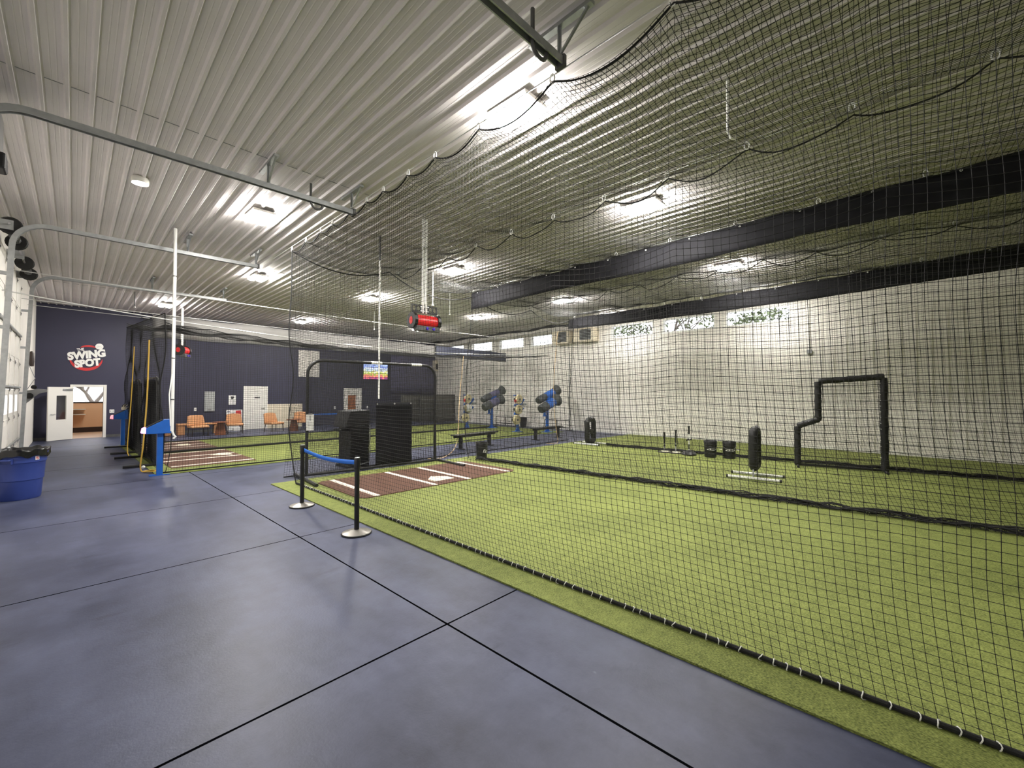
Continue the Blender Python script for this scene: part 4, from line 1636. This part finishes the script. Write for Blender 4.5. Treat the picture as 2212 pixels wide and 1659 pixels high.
# low frames and odds along the white wall
def low_frame(label, t, w, off=.35):
    f = on_right(thing('low_metal_frame', label, 'metal frame', (0, 0, 0)))
    f.location = rwp(t, 0, off)
    m = MB()
    for z in (.12, .45):
        m.tube([(0, -w / 2, z), (0, w / 2, z)], .02, 6)
    m.build('rail', M['blackpaint'], f)
    for y in (-w / 2, 0, w / 2):
        MB().tube([(0, y, 0), (0, y, .46)], .02, 6).build('post', M['blackpaint'], f)
    for y in (-w / 2, w / 2):
        MB().tube([(-.2, y, .02), (.2, y, .02)], .02, 6).build('foot', M['blackpaint'], f)


low_frame('low black metal frame between the left ball feeder and the cream wheels', 15.9, 1.5)
low_frame('low black metal frame behind the post of the right ball feeder', 12.4, 1.5)
pc = on_right(thing('black_bin', 'small black bin by the white wall, left of the cream wheels', 'bin'))
pc.location = rwp(14.55, 0, .4)
MB().lathe([(0, 0), (.16, 0), (.19, .48), (.2, .5), (.18, .5), (.15, .03), (0, .03)], n=20).build('bin_body', M['blackplastic'], pc, smooth=True)

# louvred heaters below the ceiling on the white wall
for (a, b, lb) in ((11.6, 12.58, 'louvred unit heater next to the third high window'), (10.25, 11.3, 'louvred unit heater nearer to the lower black valance')):
    h = on_right(thing('unit_heater', lb, 'heater'))
    w = b - a
    h.location = rwp((a + b) / 2, 4.05, 0)
    MB().box(-.5, -.02, -w / 2, w / 2, 0, .6).build('casing', M['creamwall'], h, bevel=.012)
    MB().box(-.506, -.5, -w / 2 + .1, w / 2 - .35, .06, .54).build('grille', M['dark'], h)
    m = MB()
    for k in range(7):
        z = .09 + k * .066
        m.prism([(-.53, z), (-.508, z + .02), (-.508, z + .026), (-.535, z + .008)], -w / 2 + .1, w / 2 - .35, 'Y')
    m.build('louvres', M['panelgrey'], h)
    m = MB()
    for y in (-w / 2 + .1, w / 2 - .1):
        m.tube([(-.25, y, .6), (-.25, y, ZC - 4.05 - .02)], .01, 6)
    m.build('hanger_rod', M['steel'], h)
sb = on_right(thing('wall_sensor', 'small grey box with a thin conduit on the white wall, above the stepped screen', 'sensor'))
sb.location = rwp(2.4, 3.0, 0)
MB().box(-.06, -.013, -.07, .07, 0, .13).build('sensor_box', M['grey'], sb, bevel=.008)
MB().tube([(-.03, 0, .13), (-.03, 0, 1.6)], .01, 6).build('conduit', M['whiteplastic'], sb)
wp = on_right(MB().tube([(-.05, 9.25, .1), (-.05, 9.25, 3.9)], .03, 8).build('wall_pipe', M['white'], smooth=True))
tag(wp, 'white pipe running up the white wall left of the high windows', 'pipe')
wp2 = on_right(MB().tube([(-.04, 11.9, .1), (-.04, 11.9, 3.6)], .02, 8).build('wall_pipe', M['grey'], smooth=True))
tag(wp2, 'thin grey pipe down the white wall behind the right ball feeder', 'pipe')

wc = on_right(MB().tube([(-.05, 12.6, 4.77), (-.05, 21.5, 4.77)], .018, 6).build('wall_conduit', M['whiteplastic'], smooth=True))
tag(wc, 'thin white conduit running along the white wall just above the far high windows', 'conduit')
bnd = thing('bundled_net', 'rolled black net tied up along the ceiling near the unit heaters', 'net')
MB().tube([(15.35 + .02 * (y - 11) + .02 * math.sin(y * 3), y, 4.72 + .03 * math.sin(y * 2.2)) for y in np.linspace(10.6, 21.5, 50)], [.05 + .015 * math.sin(i * 1.3) for i in range(50)], 9).build('roll', M['rope'], bnd, smooth=True)
for y in (11.5, 13.5, 15.5, 17.5, 19.5, 21):
    MB().tube([(15.35 + .02 * (y - 11), y, 4.7), (15.35 + .02 * (y - 11), y, ZC - .02)], .008, 5).build('strap', M['dark'], bnd)

# ================================================================== PEDESTALS, CONDUITS, SENSOR UNITS
def pedestal(label, loc, glow):
    t = thing('control_pedestal', label, 'control pedestal', loc, 0, 'blue control pedestals')
    MB().prism([(-.17, -.08), (.17, -.08), (.17, .08), (-.17, .08)], 0, .015, 'Z').build('base_plate', M['blue'], t)
    MB().box(-.05, .05, -.05, .05, .015, .9).build('post', M['blue'], t, bevel=.006)
    MB().prism([(-.24, .88), (.2, .88), (.2, 1.17), (.06, 1.17), (-.24, 1.0)], -.11, .11, 'Y').build('head', M['blue'], t, bevel=.006)
    MB().prism([(-.24, .89), (-.31, .9), (-.29, 1.0), (-.24, 1.02)], -.09, .09, 'Y').build('lit_panel', glow, t, bevel=.006)
    MB().prism([(-.23, 1.008), (.04, 1.16), (.03, 1.175), (-.23, 1.022)], -.08, .08, 'Y').build('button_panel', M['dark'], t)
    return t


pedestal('nearer blue control pedestal with a pink lit end, beside the cross aisle', (1.56, 11.66, 0), M['pink'])
p2 = pedestal('farther blue control pedestal with a red lit end, near the doorway', (1.56, 18.7, 0), M['redglow'])
gl = thing('batting_glove', 'pale batting glove lying on top of the farther blue pedestal', 'glove', (1.57, 18.68, 1.175))
MB().lathe([(0, 0), (.05, .0), (.06, .05), (.05, .1), (0, .11)], n=14).build('palm', M['creamwall'], gl, smooth=True)
for k in range(4):
    MB().tube([(-.03 + k * .022, 0, .09), (-.03 + k * .03, -.01, .15), (-.0 + k * .045, -.02, .19 - .012 * abs(k - 1))], [.012, .012, .009], 8).build('finger', M['creamwall'] if k % 2 else M['dark'], gl, smooth=True)
MB().tube([(.04, 0, .04), (.09, -.01, .07), (.11, -.02, .1)], [.013, .012, .009], 8).build('thumb', M['creamwall'], gl, smooth=True)


def drop(label, x, y, z0, r, dark=0.0, box=False):
    t = thing('conduit_drop', label, 'conduit', (x, y, 0))
    MB().tube([(0, 0, z0), (0, 0, ZC - .02)], r, 10).build('conduit', M['whiteplastic'], t, smooth=True)
    if dark:
        MB().tube([(0, 0, ZC - .02 - dark), (0, 0, ZC - .025)], r * 1.15, 8).build('upper_sleeve', M['dgrey'], t)
    if box:
        MB().tube([(.0, -.02, z0), (.02, -.03, z0 - .08), (.05, -.03, z0 - .11), (.02, -.02, z0 - .15)], .02, 8).build('plug', M['whiteplastic'], t, smooth=True)
        MB().tube([(-.02, -.04, z0 + 1.1), (-.06, -.05, z0 + .7), (-.03, -.04, z0 + .1)], .01, 6).build('loop_cord', M['whiteplastic'], t, smooth=True)
    m = MB()
    for z in (1.6, 2.4, 3.2, 4.0):
        if z > z0:
            m.tube([(0, 0, z), (0, 0, z + .02)], r * 1.2, 8)
    m.build('tie', M['dgrey'], t)


drop('white conduit drop pole plugged into the nearer blue pedestal', 1.585, 10.5, 1.0, .028, .0, True)
drop('thin white conduit drop in front of the lit screen, ending over the black sheet', 4.53, 7.95, 1.62, .017, .5)


def sensor(label, loc, rz, zp, s=1.0):
    t = thing('sensor_unit', label, 'sensor unit', loc, rz)
    n = 12
    pf = [(.13 * math.cos(a), .12 * math.sin(a)) for a in [2 * PI * i / n for i in range(n)]]
    MB().prism(pf, -.25 * s, .25 * s, 'X').build('red_shell', M['red'], t, smooth=True)
    for sx in (-1, 1):
        c = MB().prism([(1.2 * a, 1.25 * b) for a, b in pf], sx * .25 * s, sx * .32 * s, 'X').build('end_cap', M['blackplastic'], t)
        MB().prism([(.4 * a, .6 * b) for a, b in pf], sx * .318 * s, sx * .324 * s, 'X').build('end_badge', M['red'], c)
    MB().box(-.28 * s, .28 * s, -.15, -.02, -.19, -.1).build('camera_bar', M['dgrey'], t, bevel=.01)
    for x in (-.03, .1):
        MB().lathe([(0, -.012), (.026, -.01), (.026, .02), (0, .02)], (x, -.155, -.145), 12, 'Y').build('camera_lens', M['violet'], t, smooth=True)
    # pierced mounting plate
    pl = MB()
    x0 = -.3 * s
    wd = .6 * s
    nh = 6
    pl.box(x0, x0 + wd, -.006, .006, .15, .175).box(x0, x0 + wd, -.006, .006, .285, .3)
    for k in range(nh + 1):
        xx = x0 + k * wd / nh
        pl.box(xx - .012, xx + .012, -.006, .006, .16, .3)
        if k < nh:
            cx = xx + wd / nh / 2
            pl.tube([(cx + .036 * math.cos(a), 0, .23 + .05 * math.sin(a)) for a in [2 * PI * i / 12 for i in range(12)]], .007, 4, closed=True)
    pl.build('mounting_plate', M['blackpaint'], t)
    for x in (-.035, .03):
        MB().tube([(x, 0, .15), (x, 0, zp)], .022, 10).build('hanging_pole', M['whiteplastic'], t, smooth=True)
    MB().tube([(-.09, 0, .27), (.09, 0, .27)], .014, 6).tube([(-.09, 0, .19), (.09, 0, .19)], .014, 6).build('pole_clamp', M['steel'], t)
    return t


sensor('red and black sensor unit hung on two white poles above the near home plate', (4.64, 6.55, 3.05), R(-4), ZC - 3.05 - .02, .86)
sensor('small red and black sensor unit hung beside the white drop pole in the far lanes', (2.45, 15.0, 2.92), R(62), 1.2, .8)
for (x, y, z0, lb) in ((6.85, 9.3, 4.1, 'short white drop rod right of the red sensor unit'), (8.7, 10.9, 4.3, 'short white drop rod at the left end of the upper black valance'),
                       (8.55, 15.4, 4.25, 'short white drop rod beside the thin conduit drop'), (4.65, 1.35, 4.4, 'white hooked drop rod above the upper black valance'),
                       (1.74, 18.2, 4.5, 'short dark drop rod near the logo wall')):
    t = thing('drop_rod', lb, 'drop rod', (x, y, 0))
    MB().tube([(0, 0, z0), (0, 0, ZC - .01)], .014, 6).build('rod', M['whiteplastic'] if 'dark' not in lb else M['dgrey'], t)
    if 'hooked' in lb:
        MB().tube([(0, 0, z0 + .01), (.03, -.02, z0 - .05), (.09, -.06, z0 - .06)], .012, 6).build('hook', M['whiteplastic'], t)
    else:
        MB().lathe([(0, -.06), (.035, -.05), (.02, .0), (0, .01)], (0, 0, z0), 10).build('tip', M['whiteplastic'], t)

# cords
def cord(label, pts, r, m, n=6):
    P = [Vector(p) for p in pts]
    out = []
    for i in range(len(P) - 1):
        p0, p1, p2, p3 = P[max(0, i - 1)], P[i], P[i + 1], P[min(len(P) - 1, i + 2)]
        for k in range(8):
            t = k / 8
            out.append(.5 * ((2 * p1) + (p2 - p0) * t + (2 * p0 - 5 * p1 + 4 * p2 - p3) * t * t + (3 * p1 - p0 - 3 * p2 + p3) * t ** 3))
    out.append(P[-1])
    tag(MB().tube(out, r, n).build('extension_cord', m, smooth=True), label, 'cord')


cord('tan cord hanging from the far cages down to the aisle floor by the bench', [(9.98, 11.72, 3.05), (9.85, 11.65, 2.4), (9.42, 11.25, 1.57), (8.6, 10.35, .44), (8.2, 9.95, .2), (7.75, 9.6, .06), (7.1, 9.2, .015), (6.75, 9.35, .015), (6.95, 9.15, .015)], .011, M['yellow2'])
cord('tan cord hanging over the right ball feeder and lying along the turf edge', [(12.08, 9.1, 3.9), (12.05, 9.15, 3.4), (12.03, 9.25, 2.0), (12.02, 9.2, .95), (12.15, 9.2, .3), (12.05, 9.1, .02), (11.75, 9.05, .02), (11.5, 9.15, .02)], .011, M['yellow2'])
cord('yellow cord hanging on the nearer far backstop with a coil at its foot', [(1.43, 12.3, 2.9), (1.41, 12.3, 1.6), (1.36, 12.3, .6), (1.32, 12.25, .08), (1.45, 12.1, .03), (1.6, 12.15, .03), (1.5, 12.3, .03), (1.35, 12.2, .03), (1.5, 12.05, .03), (1.62, 12.2, .03)], .014, M['yellow'])
cord('yellow cord hanging on the backstop of the farther lane', [(1.5, 15.6, 3.0), (1.46, 15.6, 1.6), (1.4, 15.6, .3), (1.42, 15.5, .03)], .012, M['yellow'])
cord('black cord from the nearer pedestal to the turf', [(1.75, 11.66, .88), (1.74, 11.7, .5), (1.7, 11.8, .1), (1.68, 11.85, .03)], .007, M['dark'])

# backstops of the far lanes, standing along the lane ends
backstop('nearer black vinyl backstop at the end of the far lanes', (1.7, 13.1, 0), R(90), 1.95, 2.1, 91, 0, (-.02, 1.97, .05, 2.05, -.045), (-.05, .6))
backstop('farther black vinyl backstop at the end of the far lanes', (1.7, 16.2, 0), R(90), 2.0, 2.1, 93, 0, (-.02, 2.02, .05, 2.0, -.045), (-.05, .6))
tag(MB().lathe([(.037 * math.sin(a), -.037 * math.cos(a)) for a in [PI * i / 8 for i in range(9)]], (1.42, 12.75, .053), 14).build('baseball', M['whiteplastic'], smooth=True), 'white ball lying by the foot of the nearer far backstop', 'ball')

# ================================================================== FAR WALL FITTINGS
WY = YF - .001
lg = thing('wall_logo', 'white THE SWING SPOT sign with red swoosh on the navy wall above the doorway', 'sign', (0, WY, 0))
t_ = R(11)


def swoosh(a0, a1, w, cx, cz, rx, rz_, tilt):
    pts_o, pts_i = [], []
    n = 30
    for i in range(n + 1):
        u = i / n
        a = a0 + (a1 - a0) * u
        k = math.sin(PI * u) ** .7
        x, z = math.cos(a), math.sin(a)
        for lst, d in ((pts_o, w * k / 2), (pts_i, -w * k / 2)):
            X, Z = (rx + d) * x, (rz_ + d) * z
            lst.append((cx + X * math.cos(tilt) - Z * math.sin(tilt), cz + X * math.sin(tilt) + Z * math.cos(tilt)))
    return pts_o + pts_i[::-1]


MB().prism(swoosh(R(178), R(352), .11, .84, 3.05, .44, .44, R(4)), -.012, -.002, 'Y').build('lower_swoosh', M['logo_red'], lg)
MB().prism(swoosh(R(62), R(128), .07, .90, 3.06, .42, .44, R(-4)), -.012, -.002, 'Y').build('upper_swoosh', M['logo_red'], lg)
text_mesh('swing_lettering', 'SWING', M['whiteplastic'], 1.06, .30, lg, (.85, -.012, 3.17), (PI / 2, -t_, 0), .06, .12, .006)
text_mesh('spot_lettering', 'SPOT', M['whiteplastic'], .74, .29, lg, (.88, -.012, 2.86), (PI / 2, -t_, 0), .065, .12, .006)
text_mesh('the_lettering', 'THE', M['whiteplastic'], .2, .1, lg, (.68, -.012, 3.35), (PI / 2, -t_, 0), .035, .1, .006)
bl = MB().lathe([(0, -.02), (.115, -.018), (.115, 0), (0, 0)], (1.19, 0, 3.5), 24, 'Y').build('logo_ball', M['whiteplastic'], lg, smooth=True)
MB().tube([(1.19 + .09 * math.cos(a), -.019, 3.43 + .07 * math.sin(a)) for a in [R(30) + R(120) * i / 8 for i in range(9)]], .004, 4).build('stitching', M['grey'], bl)


def door_frame(d, x0, x1, z, w=.09):
    m = MB()
    m.box(x0 - w, x0, -.03, .0, 0, z + w).box(x1, x1 + w, -.03, .0, 0, z + w).box(x0, x1, -.03, .0, z, z + w)
    return m.build('door_frame', M['white'], d, bevel=.006)


def door(n, loc):
    d = thing('door_%d' % n, '', 'door', loc)
    for kk in ('label', 'category'):
        del d[kk]
    return struct(d)


d1 = door(1, (0, WY, 0))
door_frame(d1, DX0, DX1, DZ)
MB().box(DX0 - .02, DX0, .0, .15, 0, DZ).box(DX1, DX1 + .02, .0, .15, 0, DZ).box(DX0, DX1, 0, .15, DZ, DZ + .02).build('jamb', M['white'], d1)
# open leaf, hinged at the left jamb and swung into the hall
lf = MB()
lw_ = .8
lf.box(0, lw_, -.022, .022, .01, .75).box(0, lw_, -.022, .022, 1.62, DZ - .01).box(0, .22, -.022, .022, .75, 1.62).box(lw_ - .26, lw_, -.022, .022, .75, 1.62)
leaf = lf.build('leaf', M['white'], d1)
leaf.location = (DX0 - .02, -.04, 0)
leaf.rotation_euler = (0, 0, R(180 + 38))
MB().box(.22, lw_ - .26, -.005, .005, .75, 1.62).build('pane', M['glass'], leaf)
MB().tube([(lw_ - .08, .03, .95), (lw_ - .08, .07, .95), (lw_ - .2, .07, .95)], .012, 6).tube([(lw_ - .08, -.03, .95), (lw_ - .08, -.07, .95), (lw_ - .2, -.07, .95)], .012, 6).build('handle', M['steel'], leaf)
MB().box(.05, .35, .025, .06, DZ - .14, DZ - .08).tube([(.3, .05, DZ - .1), (.05, .16, DZ - .06)], .01, 6).build('door_closer', M['grey'], leaf)

d2 = door(2, (0, WY, 0))
door_frame(d2, 6.17, 7.02, 1.95)
lf2 = MB().box(6.17, 7.02, -.02, 0, .01, 1.95).build('leaf', M['white'], d2)
MB().box(6.55, 6.72, -.028, -.02, 1.47, 1.53).box(6.73, 6.76, -.028, -.02, 1.465, 1.535).build('name_plate', M['ink'], lf2)
MB().lathe([(0, 0), (.028, .0), (.028, .02), (0, .02)], (6.95, -.045, .98), 12, 'Y').tube([(6.95, -.05, .98), (6.83, -.05, .98)], .009, 6).build('handle', M['steel'], lf2)

d3 = door(3, (0, WY, 0))
door_frame(d3, 11.0, 11.87, 1.9)
lf3 = MB().box(11.0, 11.87, -.02, 0, .01, 1.9).build('leaf', M['white'], d3)
MB().box(11.16, 11.6, -.026, -.02, .82, 1.6).build('door_light', M['door_brown'], lf3)
MB().tube([(11.78, -.03, .95), (11.78, -.06, .95), (11.68, -.06, .95)], .01, 6).build('handle', M['steel'], lf3)

for (x0, x1, z0, z1, lb) in ((1.51, 1.65, .94, 1.07, 'double white switch plate right of the open doorway'), (4.2, 4.29, .93, 1.07, 'white switch plate left of the grey panel'),
                             (10.38, 10.48, .86, 1.0, 'white switch plate left of the amber glazed door'), (12.26, 12.36, .84, .98, 'white switch plate right of the amber glazed door')):
    t = thing('switch_plate', lb, 'switch', (x0, WY, z0))
    MB().box(0, x1 - x0, -.01, 0, 0, z1 - z0).build('plate', M['whiteplastic'], t, bevel=.004)
    n = 2 if 'double' in lb else 1
    for k in range(n):
        c = (x1 - x0) * (k + .5) / n
        MB().box(c - .012, c + .012, -.016, -.01, (z1 - z0) / 2 - .025, (z1 - z0) / 2 + .025).build('rocker', M['grey'], t)

ep = thing('electrical_panel', 'tall grey electrical panel on the navy wall above the tan bench', 'electrical panel', (4.57, WY, .9))
MB().box(0, .38, -.05, 0, 0, .88).build('cover', M['panelgrey'], ep, bevel=.006)
MB().box(.03, .35, -.056, -.05, .12, .85).build('panel_door', M['panelgrey'], ep, bevel=.004)
MB().box(.12, .26, -.066, -.05, .06, .08).build('latch', M['dgrey'], ep)
sg = thing('wall_sign', 'small white sign with a dark emblem on the navy wall, left of the white door', 'sign', (5.49, WY, 1.18))
MB().box(0, .29, -.012, 0, 0, .43).build('board', M['whiteplastic'], sg, bevel=.008)
MB().prism([(.08, .38), (.2, .37), (.22, .32), (.12, .22), (.1, .27)], -.016, -.012, 'Y').build('emblem', M['ink'], sg)
MB().box(.04, .25, -.015, -.012, .16, .185).box(.07, .11, -.015, -.012, .07, .09).box(.13, .16, -.015, -.012, .06, .1).box(.2, .24, -.015, -.012, .07, .09).build('printed_line', M['grey'], sg)
po = thing('poster', 'leaning white poster with red and dark pictures behind the second tan chair', 'poster', (5.4, WY - .06, .01))
po.rotation_euler = (R(-2.2), 0, 0)
MB().box(0, .64, -.01, 0, 0, .93).build('board', M['paper'], po)
MB().prism([(.38, .9), (.58, .9), (.6, .7), (.5, .62), (.36, .72)], -.014, -.01, 'Y').build('red_picture', M['posterred'], po)
MB().box(.04, .14, -.014, -.01, .83, .87).prism([(.02, .72), (.3, .8), (.34, .7), (.05, .62)], -.014, -.01, 'Y').box(.5, .58, -.014, -.01, .15, .32).build('dark_picture', M['navy2'], po)
bx = thing('paper_box', 'small white box on the floor under the second tan chair', 'box', (5.72, WY - .35, 0))
MB().box(-.12, .14, -.1, .1, .0, .12).build('carton', M['paper'], bx, bevel=.004)
cw = thing('wall_board', 'cream lower wall board right of the white door, behind the third and fourth chairs', 'wall board', (7.115, WY, 0))
MB().box(0, 1.62, -.014, 0, .0, 1.17).build('board', M['creamwall'], cw)
MB().box(0, 1.62, -.018, -.014, 0, .06).build('skirting', M['creamwall'], cw)
text_mesh('faint_lettering', 'TEM', mat('faint_print', (196, 188, 168), .6), .36, .16, cw, (1.13, -.0145, .66), (PI / 2, 0, 0), 0, 0, .001)
wb = thing('white_panel', 'square white panel high on the navy wall above the cream board', 'wall panel', (8.52, WY, 2.56))
MB().box(0, 1.05, -.03, 0, 0, 1.36).build('panel', M['wall_white'], wb)
MB().box(.52, .53, -.034, -.03, 0, 1.36).build('joint', M['grey'], wb)
tv = thing('television', 'lit television showing a ball game, high on the navy wall', 'television', (12.0, WY, 2.5))
MB().box(0, 1.58, -.08, -.02, 0, .9).build('casing', M['blackplastic'], tv, bevel=.01)
scn = MB().box(-.77, .77, -.004, 0, -.43, .43).build('screen', M['screen'], tv)
scn.location = (.79, -.081, .45)
text_mesh('score_digits', '2041', M['whiteplastic'], .42, .2, tv, (1.3, -.09, .62), (PI / 2, 0, 0), 0, .15, .001)
MB().box(.4, 1.1, -.02, 0, .3, .6).build('wall_mount', M['dgrey'], tv)
dr = thing('hanging_sheet', 'large slate blue hanging sheet on the far wall right of the television', 'hanging sheet', (13.8, WY - .06, 1.68))
MB().grid(lambda u, v: (3.2 * u, .02 * math.sin(u * 22), 2.32 * v), 60, 4).build('sheet', M['navy2'], dr, smooth=True, solid=.006)
MB().tube([(0, 0, 2.33), (3.2, 0, 2.33)], .02, 6).build('top_rail', M['dgrey'], dr)
# screens stacked against the far wall
for k, (x, y, w, h, lb) in enumerate(((13.9, 21.9, 1.5, 1.6, 'grey netted frame leaning by the far wall under the slate blue sheet'),
                                      (14.9, 21.4, 1.5, 1.55, 'second grey netted frame stored beside the far wall'),
                                      (15.3, 20.4, 1.6, 1.62, 'grey netted frame stored nearest to the left pitching machine'))):
    t = thing('stored_screen', lb, 'stored screen', (x, y, 0), R(8), 'stored screens by the far wall')
    MB().tube([(0, 0, .03), (0, 0, h), (w, 0, h), (w, 0, .03)], .03, 8, closed=True).build('frame', M['dgrey'], t)
    MB().grid(lambda u, v: (u * w, .02 + .03 * math.sin(u * 5 + v * 4), .05 + v * (h - .06)), 12, 8).build('dense_mesh', M['rack'], t, smooth=True, solid=.004)
    m = MB()
    for z in (.42, .78, 1.1, 1.32):
        m.tube([(0, -.03, z), (w, -.03, z)], .012, 6)
    m.build('cross_rail', M['grey'], t)
    for x_ in (.05, w - .05):
        MB().tube([(x_, -.45, .03), (x_, .45, .03)], .025, 6).build('foot', M['dgrey'], t)
ub = thing('wall_box', 'small white box with a dark opening on the right end of the far wall', 'wall box', (16.85, WY, 2.9))
MB().box(0, .5, -.3, 0, .25, .95).build('casing', M['creamwall'], ub, bevel=.01)
MB().box(.06, .44, -.306, -.3, .35, .7).build('opening', M['dark'], ub)

# ================================================================== CHAIRS AND TABLES BY THE FAR WALL
def chair(label, loc, rz):
    t = thing('lounge_chair', label, 'chair', loc, rz, 'tan chairs along the navy wall')

    def seatf(u, v):
        return (-.29 + .58 * u, -.3 + .55 * v, .40 + .02 * math.sin(PI * u) + .015 * math.sin(PI * v))
    MB().prism([(-.3, .33), (.24, .33), (.27, .36), (.27, .41), (.0, .425), (-.26, .42), (-.31, .38)], -.3, .3, 'X').build('seat', M['orange'], t, bevel=.02)
    b = MB()
    n = 10

    def bk(u, v):
        x = (-.5 + u) * (.62 - .1 * v)
        return (x, .2 + .12 * v - .05 * (1 - (2 * u - 1) ** 2) * -1, .40 + .42 * v - .03 * abs(2 * u - 1) ** 3 * v)
    b.grid(bk, n, n).build('backrest', M['orange'], t, smooth=True, solid=.06)
    for x in (-.25, .25):
        for y in (-.25, .22):
            MB().tube([(x, y, .34), (x * 1.08, y * 1.1, 0)], [.02, .014], 8).build('leg', M['darkwood'], t)
    return t


chair('tan lounge chair standing in front of the long tan bench', (3.98, 20.9, 0), R(6))
chair('tan lounge chair in front of the leaning poster', (5.33, 21.25, 0), R(-8))
chair('tan lounge chair between the white door and the cream board', (6.78, 20.95, 0), R(16))
chair('tan lounge chair partly behind the net edge, beside the second round table', (8.02, 21.1, 0), R(-12))
tb = thing('tan_bench', 'low tan slab bench behind the first lounge chair', 'bench', (4.2, 21.9, 0), R(-2))
MB().box(-.75, .75, -.22, .22, .38, .46).build('seat_slab', M['orange'], tb, bevel=.02)
for x in (-.62, .62):
    MB().box(x - .12, x + .12, -.2, .2, 0, .38).build('leg', M['orange'], tb, bevel=.015)
for (x, y, lb) in ((4.73, 20.85, 'brown side table between the first and second tan chairs'), (7.5, 20.6, 'brown side table beside the fourth tan chair')):
    t = thing('side_table', lb, 'side table', (x, y, 0), 0, 'brown side tables')
    MB().lathe([(0, .5), (.3, .5), (.305, .515), (.3, .53), (0, .53)], n=28).build('table_top', M['wood'], t, smooth=True)
    MB().lathe([(0, 0), (.2, 0), (.12, .5), (0, .5)], n=24).build('pedestal', M['wood'], t, smooth=True)
ot = thing('ottoman', 'tan ottoman partly hidden behind the nearer blue pedestal', 'ottoman', (2.9, 21.6, 0))
MB().box(-.3, .3, -.25, .25, .0, .4).build('cushion', M['orange'], ot, bevel=.04)
for (x, lb) in ((8.45, 'nearer far barrier post by the navy wall, holding the pale blue belt'), (10.05, 'far barrier post in front of the amber glazed door')):
    t = thing('barrier_post', lb, 'barrier post', (x, 21.0 if x < 9 else 20.95, 0))
    MB().lathe([(0, 0), (.17, 0), (.17, .02), (.05, .04), (0, .04)], n=20).build('base', M['disc'], t, smooth=True)
    MB().lathe([(0, .03), (.03, .03), (.03, .9), (0, .9)], n=12).build('post', M['blackpaint'], t, smooth=True)
    if x < 9:
        MB().grid(lambda u, v: (1.57 * u, -.05 * u, .66 + .06 * v), 8, 1).build('belt', M['belt'], t, solid=.003)
